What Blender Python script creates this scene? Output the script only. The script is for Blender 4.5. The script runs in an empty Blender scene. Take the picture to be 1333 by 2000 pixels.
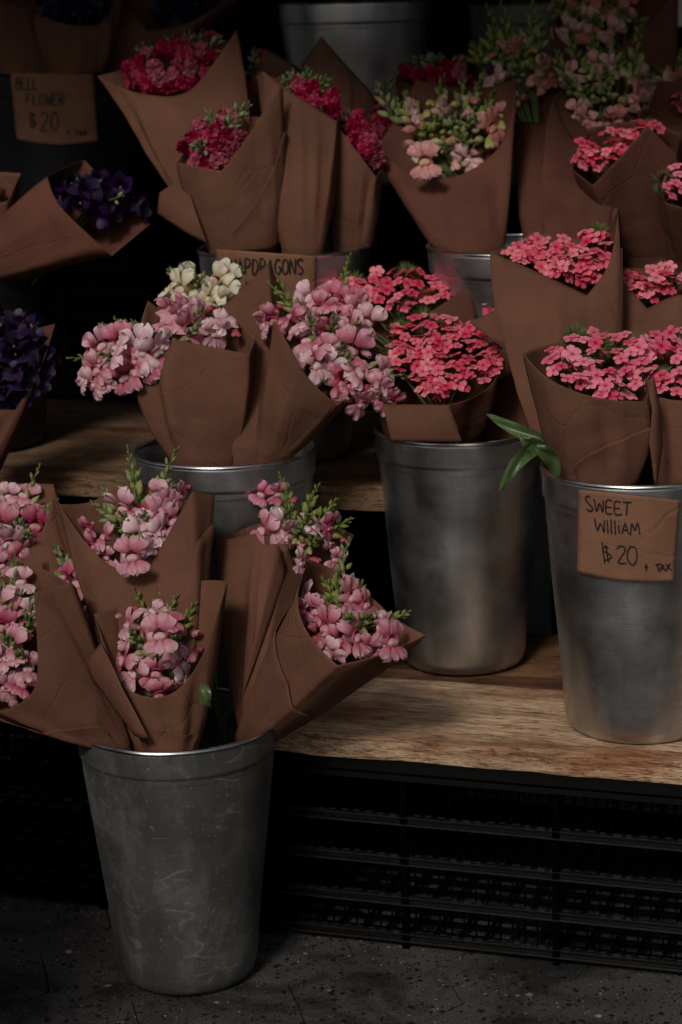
import bpy, bmesh, math, random
from mathutils import Vector, Matrix, noise
rad = math.radians
sc = bpy.context.scene
COL = sc.collection
# ------------------------------------------------------------------ camera
FPX, PITCH, ROLL, CAM = 4300.0, rad(13.5), rad(1.6), Vector((0, 0, 1.27))
_F = Vector((0, math.cos(PITCH), -math.sin(PITCH)))
_U = Vector((0, math.sin(PITCH), math.cos(PITCH)))
_R = Vector((1, 0, 0))
RT = _R * math.cos(ROLL) - _U * math.sin(ROLL)
UP = _U * math.cos(ROLL) + _R * math.sin(ROLL)
cd = bpy.data.cameras.new('camera')
cam = bpy.data.objects.new('camera', cd)
COL.objects.link(cam)
cam.matrix_world = Matrix(((RT.x, UP.x, -_F.x, CAM.x), (RT.y, UP.y, -_F.y, CAM.y), (RT.z, UP.z, -_F.z, CAM.z), (0, 0, 0, 1)))
cd.sensor_fit = 'HORIZONTAL'
cd.sensor_width = 24
cd.lens = FPX / 1333 * 24
cd.clip_start = .05
cd.clip_end = 1000
cd.dof.use_dof = True
cd.dof.focus_distance = 2.82
cd.dof.aperture_fstop = 4.5
sc.camera = cam
# ------------------------------------------------------------------ world, sun, exposure
w = bpy.data.worlds.new('World')
sc.world = w
w.use_nodes = True
nt = w.node_tree
sky = nt.nodes.new('ShaderNodeTexSky')
sky.sky_type = 'NISHITA'
sky.sun_disc = False
SUN_EL, SUN_AZ = rad(40), rad(202)          # azimuth clockwise from +Y
sky.sun_elevation = SUN_EL
sky.sun_rotation = SUN_AZ
sky.air_density = 1.0
sky.dust_density = 4.0
hs = nt.nodes.new('ShaderNodeHueSaturation')     # thin high cloud: a greyer sky
hs.inputs['Saturation'].default_value = .35
nt.links.new(sky.outputs[0], hs.inputs['Color'])
nt.links.new(hs.outputs[0], nt.nodes['Background'].inputs[0])
nt.nodes['Background'].inputs[1].default_value = .05
ld = bpy.data.lights.new('sun', 'SUN')
ld.energy = 2.0
ld.angle = rad(12)
ld.color = (1, .93, .84)
sun = bpy.data.objects.new('sun', ld)
COL.objects.link(sun)
sd = Vector((math.sin(SUN_AZ) * math.cos(SUN_EL), math.cos(SUN_AZ) * math.cos(SUN_EL), math.sin(SUN_EL)))
sun.rotation_euler = sd.to_track_quat('Z', 'Y').to_euler()
sc.view_settings.view_transform = 'Standard'
sc.view_settings.look = 'None'
sc.view_settings.exposure = -.36
sc.cycles.max_bounces = 6
sc.cycles.use_denoising = True


# ------------------------------------------------------------------ helpers
def P(x, y, d):
    """A point d metres along the view axis seen at photograph pixel x, y."""
    return CAM + (_F + RT * ((x - 666.5) / FPX) + UP * ((1000 - y) / FPX)) * d


def G(x, y, z):
    r = P(x, y, 1) - CAM
    return CAM + r * ((z - CAM.z) / r.z)


def tag(o, label=None, cat=None, group=None, kind=None):
    if label: o['label'] = label
    if cat: o['category'] = cat
    if group: o['group'] = group
    if kind: o['kind'] = kind
    return o


def empty(name, loc, label, cat, group=None):
    o = bpy.data.objects.new(name, None)
    o.empty_display_size = .05
    COL.objects.link(o)
    o.location = loc
    return tag(o, label, cat, group)


def link(name, me, parent=None, mat=None, world=True):
    """Link a mesh whose coordinates are world ones; parent it keeping its place."""
    o = bpy.data.objects.new(name, me)
    COL.objects.link(o)
    if mat and not me.materials: me.materials.append(mat)
    if parent is not None:
        o.parent = parent
        if world:
            o.location = -wloc(parent)
    return o


def wloc(o):
    v = Vector(o.location)
    while o.parent is not None:
        o = o.parent
        v += Vector(o.location)
    return v


class MB:
    def __init__(self):
        self.v, self.f, self.c = [], [], []

    def add(self, vs, fs, col=(0, 0, 0, 1)):
        n = len(self.v)
        self.v += [tuple(v) for v in vs]
        self.c += (col if isinstance(col, list) else [col] * len(vs))
        self.f += [tuple(i + n for i in f) for f in fs]

    def mesh(self, name, mat=None, smooth=True):
        me = bpy.data.meshes.new(name)
        me.from_pydata(self.v, [], self.f)
        a = me.color_attributes.new('Col', 'FLOAT_COLOR', 'POINT')
        a.data.foreach_set('color', [x for c in self.c for x in c])
        if smooth: me.polygons.foreach_set('use_smooth', [True] * len(me.polygons))
        if mat: me.materials.append(mat)
        me.update()
        return me

    def grid(self, rows, cols_=None, close=False):
        nr, nc = len(rows), len(rows[0])
        vs = [p for r in rows for p in r]
        fs = []
        for i in range(nr - 1):
            for j in range(nc if close else nc - 1):
                k = (j + 1) % nc
                fs.append((i * nc + j, i * nc + k, (i + 1) * nc + k, (i + 1) * nc + j))
        self.add(vs, fs, [c for r in cols_ for c in r] if cols_ else (0, 0, 0, 1))

    def box(self, o, ex, ey, ez, col=(0, 0, 0, 1)):
        """Box from corner o with edge vectors."""
        c = [o + ex * a + ey * b + ez * d for d in (0, 1) for b in (0, 1) for a in (0, 1)]
        self.add(c, [(0, 2, 3, 1), (4, 5, 7, 6), (0, 1, 5, 4), (2, 6, 7, 3), (0, 4, 6, 2), (1, 3, 7, 5)], col)

    def tube(self, pts, rs, n=6, col=(0, 0, 0, 1), cap=True):
        pts = [Vector(p) for p in pts]
        rows = []
        for i, p in enumerate(pts):
            d = (pts[min(i + 1, len(pts) - 1)] - pts[max(i - 1, 0)])
            if d.length < 1e-9: d = Vector((0, 0, 1))
            d.normalize()
            a = d.orthogonal().normalized()
            if i and rows:
                pa = prev - d * prev.dot(d)
                if pa.length > 1e-6: a = pa.normalized()
            prev = a
            b = d.cross(a)
            r = rs[i] if isinstance(rs, (list, tuple)) else rs
            rows.append([p + (a * math.cos(2 * math.pi * k / n) + b * math.sin(2 * math.pi * k / n)) * r for k in range(n)])
        base = len(self.v)
        self.grid(rows, [[col] * n for _ in rows], close=True)
        if cap:
            self.f.append(tuple(base + k for k in reversed(range(n))))
            self.f.append(tuple(base + (len(rows) - 1) * n + k for k in range(n)))

    def lobe(self, o, L, N, ln, wd, curl=0, cup=0, ruf=0, ph=0, nu=6, nv=5, g=0, tip=.0, narrow=.35, c0=0, c1=1):
        """A petal: length direction L, face normal N; bends away from N by curl radians."""
        L = L.normalized()
        N = (N - L * N.dot(L)).normalized()
        S = L.cross(N)
        rows, cs = [], []
        a = b = 0.0
        for i in range(nv + 1):
            t = i / nv
            if i:
                th = curl * (t - .5 / nv)
                a += math.cos(th) * ln / nv
                b -= math.sin(th) * ln / nv
            hw = wd / 2 * (narrow + (1 - narrow) * math.sin(math.pi * min(1, t * 1.25) / 2)) * math.sqrt(max(.0, 1 - max(0, (t - .62) / .38) ** 2 * .97))
            r, c = [], []
            for j in range(nu + 1):
                u = -1 + 2 * j / nu
                n_ = cup * wd * u * u + ruf * wd * math.sin(u * 4.1 + ph) * t * t + ruf * .6 * wd * math.sin(u * 8.3 + ph * 2) * t ** 3
                al = a - tip * ln * t * math.exp(-(u / .35) ** 2) + ruf * .5 * ln * t * math.sin(u * 6 + ph)
                r.append(o + L * al + S * hw * u + N * (b + n_))
                c.append((c0 + (c1 - c0) * t, g, abs(u), 1))
            rows.append(r)
            cs.append(c)
        self.grid(rows, cs)

    def blob(self, o, ax, ln, r, col=(0, 0, 0, 1), n=6, m=5, point=.3):
        """An ovoid from o along ax, pointed towards its end."""
        ax = ax.normalized()
        a = ax.orthogonal().normalized()
        b = ax.cross(a)
        rows, cs = [], []
        for i in range(m + 1):
            t = i / m
            rr = r * math.sin(math.pi * (t ** (1 - point * .6))) ** .8 if 0 < t < 1 else r * .06
            rows.append([o + ax * ln * t + (a * math.cos(2 * math.pi * k / n) + b * math.sin(2 * math.pi * k / n)) * rr for k in range(n)])
            cs.append([(col[0], col[1], t, 1)] * n)
        self.grid(rows, cs, close=True)


# ------------------------------------------------------------------ materials
def mat(name):
    m = bpy.data.materials.new(name)
    m.use_nodes = True
    t = m.node_tree
    return m, t, t.nodes['Principled BSDF'], t.nodes.new, t.links.new


def tex(t, kind, coord='Object', scale=(1, 1, 1), **kw):
    n = t.nodes.new('ShaderNodeTex' + kind)
    tc = t.nodes.new('ShaderNodeTexCoord')
    mp = t.nodes.new('ShaderNodeMapping')
    mp.inputs['Scale'].default_value = scale
    t.links.new(tc.outputs[coord], mp.inputs[0])
    t.links.new(mp.outputs[0], n.inputs['Vector'])
    for k, v in kw.items():
        if k in n.inputs: n.inputs[k].default_value = v
        else: setattr(n, k, v)
    return n


def ramp(t, src, stops, interp='LINEAR'):
    r = t.nodes.new('ShaderNodeValToRGB')
    r.color_ramp.interpolation = interp
    e = r.color_ramp.elements
    while len(e) < len(stops): e.new(.5)
    for i, (p, c) in enumerate(stops):
        e[i].position = p
        e[i].color = c if len(c) == 4 else (*c, 1)
    t.links.new(src, r.inputs[0])
    return r


def mix(t, fac, a, b, mode='MIX'):
    n = t.nodes.new('ShaderNodeMix')
    n.data_type = 'RGBA'
    n.blend_type = mode
    for sock, v in ((n.inputs[0], fac), (n.inputs[6], a), (n.inputs[7], b)):
        if isinstance(v, (int, float)): sock.default_value = v
        elif isinstance(v, tuple): sock.default_value = (*v, 1) if len(v) == 3 else v
        else: t.links.new(v, sock)
    return n.outputs[2]


def bump(t, h, strength, dist, normal=None):
    b = t.nodes.new('ShaderNodeBump')
    b.inputs['Strength'].default_value = strength
    b.inputs['Distance'].default_value = dist
    t.links.new(h, b.inputs['Height'])
    if normal: t.links.new(normal, b.inputs['Normal'])
    return b.outputs[0]


def paper_mat(name, c, vary=.18):
    m, t, p, N, K = mat(name)
    oi = N('ShaderNodeObjectInfo')
    fib = tex(t, 'Noise', scale=(1, 1, 3), Scale=420, Detail=3)
    big = tex(t, 'Noise', Scale=14, Detail=4)
    r = ramp(t, fib.outputs[0], [(.35, (.86, .86, .86)), (.65, (1.1, 1.1, 1.1))])
    b = ramp(t, big.outputs[0], [(.3, (.80, .78, .76)), (.7, (1.12, 1.10, 1.08))])
    o = ramp(t, oi.outputs['Random'], [(0, (1 - vary, 1 - vary, 1 - vary)), (1, (1 + vary, 1 + vary * .9, 1 + vary * .8))])
    x = mix(t, 1, mix(t, 1, mix(t, 1, c, r.outputs[0], 'MULTIPLY'), b.outputs[0], 'MULTIPLY'), o.outputs[0], 'MULTIPLY')
    K(x, p.inputs['Base Color'])
    p.inputs['Roughness'].default_value = .85
    p.inputs['Specular IOR Level'].default_value = .2
    cr = tex(t, 'Voronoi', Scale=9, feature='DISTANCE_TO_EDGE', Randomness=1)
    wv = tex(t, 'Noise', Scale=24, Detail=5, Roughness=.6)
    crr = ramp(t, cr.outputs['Distance'], [(0, (0, 0, 0)), (.02, (1, 1, 1))])
    dn = N('ShaderNodeVectorMath'); dn.operation = 'MULTIPLY_ADD'; dn.inputs[1].default_value = (.10, .10, .10)
    wn = tex(t, 'Noise', Scale=5, Detail=3)
    K(wn.outputs['Color'], dn.inputs[0])
    tcn = N('ShaderNodeTexCoord'); K(tcn.outputs['Object'], dn.inputs[2])
    K(dn.outputs[0], cr.inputs['Vector'])
    fc = N('ShaderNodeTexVoronoi'); fc.inputs['Scale'].default_value = 17
    K(dn.outputs[0], fc.inputs['Vector'])
    where = ramp(t, big.outputs[0], [(.42, (0, 0, 0)), (.60, (1, 1, 1))])
    n0 = bump(t, mix(t, 1, crr.outputs[0], where.outputs[0], 'LIGHTEN'), .5, .0013)
    n1 = bump(t, fc.outputs['Distance'], .16, .009, n0)
    n2 = bump(t, wv.outputs[0], .38, .006, n1)
    n3 = bump(t, fib.outputs[0], .15, .0006, n2)
    K(n3, p.inputs['Normal'])
    tr = N('ShaderNodeBsdfTranslucent')
    K(x, tr.inputs[0])
    K(n3, tr.inputs['Normal'])
    ms = N('ShaderNodeMixShader')
    ms.inputs[0].default_value = .12
    K(p.outputs[0], ms.inputs[1])
    K(tr.outputs[0], ms.inputs[2])
    K(ms.outputs[0], t.nodes['Material Output'].inputs[0])
    return m


def petal_mat(name, stops, palate=(.8, .75, .45), vary=.25, trans=.3, rough=.5):
    """Colour along the petal from Col.r; Col.g marks the palate; hue differs per flower."""
    m, t, p, N, K = mat(name)
    at = N('ShaderNodeAttribute')
    at.attribute_name = 'Col'
    sp = N('ShaderNodeSeparateColor')
    K(at.outputs['Color'], sp.inputs[0])
    r = ramp(t, sp.outputs[0], stops)
    oi = N('ShaderNodeObjectInfo')
    hv = N('ShaderNodeHueSaturation')
    mr = N('ShaderNodeMapRange')
    K(oi.outputs['Random'], mr.inputs[0])
    mr.inputs[3].default_value = 1 - vary
    mr.inputs[4].default_value = 1 + vary
    K(mr.outputs[0], hv.inputs['Saturation'])
    mr2 = N('ShaderNodeMapRange')
    K(oi.outputs['Random'], mr2.inputs[0])
    mr2.inputs[3].default_value = 1 + min(.12, vary * .45)
    mr2.inputs[4].default_value = 1 - max(.18, vary * .55)
    K(mr2.outputs[0], hv.inputs['Value'])
    K(r.outputs[0], hv.inputs['Color'])
    vn = tex(t, 'Noise', scale=(1, 1, 1), Scale=190, Detail=2)
    vr = ramp(t, vn.outputs[0], [(.3, (.84, .84, .84)), (.7, (1.1, 1.1, 1.1))])
    c = mix(t, 1, mix(t, sp.outputs[1], hv.outputs[0], palate), vr.outputs[0], 'MULTIPLY')
    K(c, p.inputs['Base Color'])
    p.inputs['Roughness'].default_value = rough
    p.inputs['Specular IOR Level'].default_value = .25
    nb = bump(t, vn.outputs[0], .3, .001)
    K(nb, p.inputs['Normal'])
    tr = N('ShaderNodeBsdfTranslucent')
    K(c, tr.inputs[0])
    ms = N('ShaderNodeMixShader')
    ms.inputs[0].default_value = trans
    K(p.outputs[0], ms.inputs[1])
    K(tr.outputs[0], ms.inputs[2])
    K(ms.outputs[0], t.nodes['Material Output'].inputs[0])
    return m


def simple(name, c, rough=.6, metal=0, spec=.5):
    m, t, p, N, K = mat(name)
    nz = tex(t, 'Noise', Scale=60, Detail=4)
    r = ramp(t, nz.outputs[0], [(.3, (.75, .75, .75)), (.7, (1.2, 1.2, 1.2))])
    K(mix(t, 1, c, r.outputs[0], 'MULTIPLY'), p.inputs['Base Color'])
    p.inputs['Roughness'].default_value = rough
    p.inputs['Metallic'].default_value = metal
    p.inputs['Specular IOR Level'].default_value = spec
    K(bump(t, nz.outputs[0], .2, .002), p.inputs['Normal'])
    return m


def metal_mat(name, base, rough, metal, brush=.4, spots=.5, dull=(.2, .2, .2), patch=0):
    m, t, p, N, K = mat(name)
    br = tex(t, 'Noise', scale=(6, 6, 900), Scale=1, Detail=3, Roughness=.7)
    blo = tex(t, 'Noise', Scale=11, Detail=6, Roughness=.65)
    str_ = tex(t, 'Noise', scale=(40, 40, 3), Scale=1, Detail=3)
    sp = tex(t, 'Voronoi', Scale=75, Randomness=1)
    spn = tex(t, 'Noise', Scale=30, Detail=2)
    mul = N('ShaderNodeMath'); mul.operation = 'ADD'
    K(sp.outputs['Distance'], mul.inputs[0]); K(spn.outputs[0], mul.inputs[1])
    spr = ramp(t, mul.outputs[0], [(.50, (1, 1, 1)), (.60, (0, 0, 0))])
    # long thin scratches
    sc1 = tex(t, 'Noise', scale=(9, 9, 70), Scale=1, Detail=2, Distortion=1.2)
    sc2 = tex(t, 'Noise', Scale=7, Detail=2)
    d1 = N('ShaderNodeMath'); d1.operation = 'SUBTRACT'; d1.inputs[1].default_value = .5
    K(sc1.outputs[0], d1.inputs[0])
    d2 = N('ShaderNodeMath'); d2.operation = 'ABSOLUTE'
    K(d1.outputs[0], d2.inputs[0])
    thin = ramp(t, d2.outputs[0], [(0, (1, 1, 1)), (.016, (0, 0, 0))])
    some = ramp(t, sc2.outputs[0], [(.54, (0, 0, 0)), (.6, (1, 1, 1))])
    mm = N('ShaderNodeMix'); mm.data_type = 'RGBA'; mm.blend_type = 'MULTIPLY'; mm.inputs[0].default_value = 1
    K(thin.outputs[0], mm.inputs[6]); K(some.outputs[0], mm.inputs[7])
    class _o: outputs = [mm.outputs[2]]
    scr = _o
    a = ramp(t, blo.outputs[0], [(.3, tuple(x * .88 for x in base)), (.72, tuple(min(1, x * 1.14) for x in base))])
    c = mix(t, .35, a.outputs[0], ramp(t, str_.outputs[0], [(.3, tuple(x * .6 for x in base)), (.7, tuple(x * 1.3 for x in base))]).outputs[0])
    ms = N('ShaderNodeMath'); ms.operation = 'MULTIPLY'; ms.inputs[1].default_value = spots
    K(spr.outputs[0], ms.inputs[0])
    c = mix(t, ms.outputs[0], c, dull)
    ms2 = N('ShaderNodeMath'); ms2.operation = 'MULTIPLY'; ms2.inputs[1].default_value = spots * .7
    K(scr.outputs[0], ms2.inputs[0])
    c = mix(t, ms2.outputs[0], c, dull)
    K(c, p.inputs['Base Color'])
    if patch:      # pale bloom of oxide in cloudy patches and small flecks
        p1 = tex(t, 'Noise', scale=(1, 1, .6), Scale=17, Detail=9, Roughness=.78, Distortion=.4)
        p2 = tex(t, 'Voronoi', Scale=130, Randomness=1)
        q1 = ramp(t, p1.outputs[0], [(.48, (0, 0, 0)), (.68, (patch * .45,) * 3)])
        q2 = ramp(t, p2.outputs['Distance'], [(.09, (patch * .5,) * 3), (.18, (0, 0, 0))])
        c = mix(t, mix(t, 1, q1.outputs[0], q2.outputs[0], 'LIGHTEN'), c, dull)
    for si, (rx_, rz_, sx, sz, lim, wd) in enumerate(((.35, .2, 5, 30, .58, .040), (1.1, .9, 5, 24, .59, .036), (-.5, 2.2, 4, 34, .58, .040), (1.5, 0, 6, 26, .60, .036))):
        sn = tex(t, 'Noise', scale=(sx, sz, sz), Scale=1, Detail=0, Distortion=.15)
        sn.inputs['Vector'].links[0].from_node.inputs['Rotation'].default_value = (0, rx_, rz_)
        q = N('ShaderNodeMath'); q.operation = 'SUBTRACT'; q.inputs[1].default_value = .5
        K(sn.outputs[0], q.inputs[0])
        q2_ = N('ShaderNodeMath'); q2_.operation = 'ABSOLUTE'; K(q.outputs[0], q2_.inputs[0])
        ln = ramp(t, q2_.outputs[0], [(0, (.30, .30, .30)), (wd * .5, (0, 0, 0))])
        mk = tex(t, 'Noise', Scale=13 + si * 3, Detail=3)
        mk_ = ramp(t, mk.outputs[0], [(lim - .01, (0, 0, 0)), (lim + .03, (1, 1, 1))])
        c = mix(t, mix(t, 1, ln.outputs[0], mk_.outputs[0], 'MULTIPLY'), c, dull)
    K(c, p.inputs['Base Color'])
    rr = ramp(t, blo.outputs[0], [(.3, (rough * .75,) * 3), (.7, (min(1, rough * 1.3),) * 3)])
    K(rr.outputs[0], p.inputs['Roughness'])
    p.inputs['Metallic'].default_value = metal
    n1 = bump(t, br.outputs[0], brush, .0006)
    n2 = bump(t, blo.outputs[0], .14, .003, n1)
    K(n2, p.inputs['Normal'])
    return m


def wood_mat(name, c0, c1, c2, stain=.5):
    m, t, p, N, K = mat(name)
    gr = tex(t, 'Noise', scale=(4.5, 46, 46), Scale=1, Detail=10, Roughness=.72, Distortion=1.4)
    fine = tex(t, 'Noise', scale=(26, 170, 170), Scale=1, Detail=8, Roughness=.85)
    kn = tex(t, 'Voronoi', scale=(2.5, 9, 9), Scale=1.0, Randomness=1)
    st = tex(t, 'Noise', scale=(2, 6, 6), Scale=2, Detail=5, Roughness=.6)
    r = ramp(t, gr.outputs[0], [(.34, c2), (.47, c0), (.64, c1)])
    f = ramp(t, fine.outputs[0], [(.38, (.25, .19, .15)), (.47, (1, 1, 1)), (.70, (1.15, 1.12, 1.1))])
    k = ramp(t, kn.outputs['Distance'], [(0, (.18, .1, .07)), (.07, (.35, .22, .16)), (.13, (1, 1, 1))])
    s = ramp(t, st.outputs[0], [(.42, (1, 1, 1)), (.62, (1 - stain, 1 - stain * 1.1, 1 - stain * 1.2))])
    x = mix(t, 1, mix(t, .8, mix(t, 1, r.outputs[0], f.outputs[0], 'MULTIPLY'), k.outputs[0], 'MULTIPLY'), s.outputs[0], 'MULTIPLY')
    hair = tex(t, 'Noise', scale=(55, 560, 560), Scale=1, Detail=3, Roughness=.6)
    hr = ramp(t, hair.outputs[0], [(.36, (.38, .30, .24)), (.46, (1, 1, 1)), (.62, (1.0, 1.0, 1.0)), (.70, (1.25, 1.24, 1.22))])
    crk = tex(t, 'Noise', scale=(4.5, 75, 75), Scale=1, Detail=5, Roughness=.6, Distortion=.5)
    cs = N('ShaderNodeMath'); cs.operation = 'SUBTRACT'; cs.inputs[1].default_value = .5
    K(crk.outputs[0], cs.inputs[0])
    ca = N('ShaderNodeMath'); ca.operation = 'ABSOLUTE'; K(cs.outputs[0], ca.inputs[0])
    cm = ramp(t, ca.outputs[0], [(0, (.10, .07, .05)), (.006, (.35, .26, .2)), (.016, (1, 1, 1))])
    red = tex(t, 'Noise', scale=(3, 11, 11), Scale=1, Detail=6, Roughness=.7)
    x = mix(t, 1, x, ramp(t, red.outputs[0], [(.52, (1, 1, 1)), (.64, (.62, .42, .33))]).outputs[0], 'MULTIPLY')
    msk = ramp(t, st.outputs[0], [(.46, (0, 0, 0)), (.56, (1, 1, 1))])
    x = mix(t, 1, mix(t, 1, x, hr.outputs[0], 'MULTIPLY'), mix(t, 1, cm.outputs[0], msk.outputs[0], 'LIGHTEN'), 'MULTIPLY')
    K(x, p.inputs['Base Color'])
    p.inputs['Roughness'].default_value = .7
    p.inputs['Specular IOR Level'].default_value = .3
    K(bump(t, fine.outputs[0], .9, .003, bump(t, gr.outputs[0], .5, .004)), p.inputs['Normal'])
    return m


M = {}
M['paper'] = paper_mat('kraft_paper', (.142, .064, .040), .07)
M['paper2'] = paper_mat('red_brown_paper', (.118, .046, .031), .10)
M['sign'] = paper_mat('sign_paper', (.25, .125, .078), .04)
M['ink'] = simple('black_marker_ink', (.012, .012, .012), .5)
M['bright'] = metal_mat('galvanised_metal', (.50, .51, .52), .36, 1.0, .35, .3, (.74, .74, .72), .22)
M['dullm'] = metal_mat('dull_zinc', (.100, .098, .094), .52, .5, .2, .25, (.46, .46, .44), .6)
M['rim'] = metal_mat('rim_metal', (.6, .6, .6), .28, 1.0, .1, .1, (.5, .5, .5))
M['black'] = simple('black_plastic', (.0022, .0022, .0022), .16, 0, .6)
M['blackm'] = simple('matt_black_plastic', (.0005, .0005, .0005), .7, 0, .03)
M['gloss'] = simple('glossy_highlight_plastic', (.012, .012, .012), .14, 0, 1.0)  # greyer than the crate plastic: rail highlights partly put into the colour
M['blackp'] = simple('black_bucket_plastic', (.006, .006, .007), .45, 0, .3)
M['wall'] = simple('dark_cloth', (.004, .004, .004), .95, 0, .1)
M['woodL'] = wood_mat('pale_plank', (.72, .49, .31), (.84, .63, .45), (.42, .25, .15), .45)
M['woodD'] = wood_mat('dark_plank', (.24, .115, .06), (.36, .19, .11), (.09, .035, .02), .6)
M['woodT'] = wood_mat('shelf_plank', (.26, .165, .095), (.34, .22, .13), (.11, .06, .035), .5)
M['stem'] = simple('stem_green', (.075, .115, .032), .5)
M['leaf'] = simple('leaf_green', (.035, .075, .018), .4)
M['tuft'] = simple('tuft_green', (.10, .14, .035), .6)
M['water'] = simple('dark_water', (.01, .012, .01), .08)
M['concrete'] = simple('grey_concrete', (.42, .45, .48), .8)
M['white'] = simple('white_card', (.7, .68, .64), .7)
M['bud'] = petal_mat('bud_green', [(0, (.13, .17, .045)), (.4, (.30, .33, .11)), (.75, (.45, .38, .17)), (1, (.50, .24, .20))], (.55, .5, .2), .2, .15)
M['snap_pink'] = petal_mat('snapdragon_pink', [(0, (.74, .44, .48)), (.35, (.60, .19, .26)), (.7, (.76, .36, .44)), (1, (.86, .55, .61))], (.82, .66, .50), .42)
M['snap_closed'] = petal_mat('snapdragon_deep_pink', [(0, (.45, .26, .17)), (.4, (.58, .17, .21)), (1, (.68, .27, .33))], (.8, .7, .5), .3)
M['snap_peach'] = petal_mat('snapdragon_peach', [(0, (.7, .48, .26)), (.5, (.72, .33, .30)), (1, (.78, .42, .42))], (.7, .5, .18), .3)
M['snap_white'] = petal_mat('snapdragon_white', [(0, (.72, .6, .25)), (.5, (.82, .72, .5)), (1, (.86, .82, .72))], (.85, .25, .2), .15)
M['snap_lemon'] = petal_mat('snapdragon_lemon', [(0, (.34, .40, .12)), (.5, (.60, .57, .22)), (1, (.72, .58, .34))], (.6, .5, .2), .25)
M['coral'] = petal_mat('coral_petal', [(0, (.42, .03, .05)), (.22, (.78, .12, .19)), (1, (.87, .20, .262))], (.3, .03, .05), .14, .2)
M['coralpink'] = petal_mat('coral_pink_petal', [(0, (.45, .04, .09)), (.22, (.80, .15, .24)), (1, (.88, .24, .33))], (.3, .03, .05), .14, .2)
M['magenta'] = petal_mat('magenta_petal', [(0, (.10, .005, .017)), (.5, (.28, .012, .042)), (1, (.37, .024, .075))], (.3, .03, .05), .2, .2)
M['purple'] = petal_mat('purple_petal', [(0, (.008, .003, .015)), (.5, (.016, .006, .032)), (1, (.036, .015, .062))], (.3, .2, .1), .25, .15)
M['stockbud'] = petal_mat('stock_bud', [(0, (.12, .17, .07)), (.6, (.28, .33, .16)), (1, (.5, .33, .3))], (.4, .3, .1), .2, .1)

# ------------------------------------------------------------------ crates' frame: along (ER) and back (EB)
PSI = rad(18)
ER = Vector((math.cos(PSI), -math.sin(PSI), 0))
EB = Vector((math.sin(PSI), math.cos(PSI), 0))
O0 = Vector((.122, 2.736, 0))
EZ = Vector((0, 0, 1))
X_, Y_ = Vector((1, 0, 0)), Vector((0, 1, 0))


def W(r, b, z=0): return O0 + ER * r + EB * b + EZ * z


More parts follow.
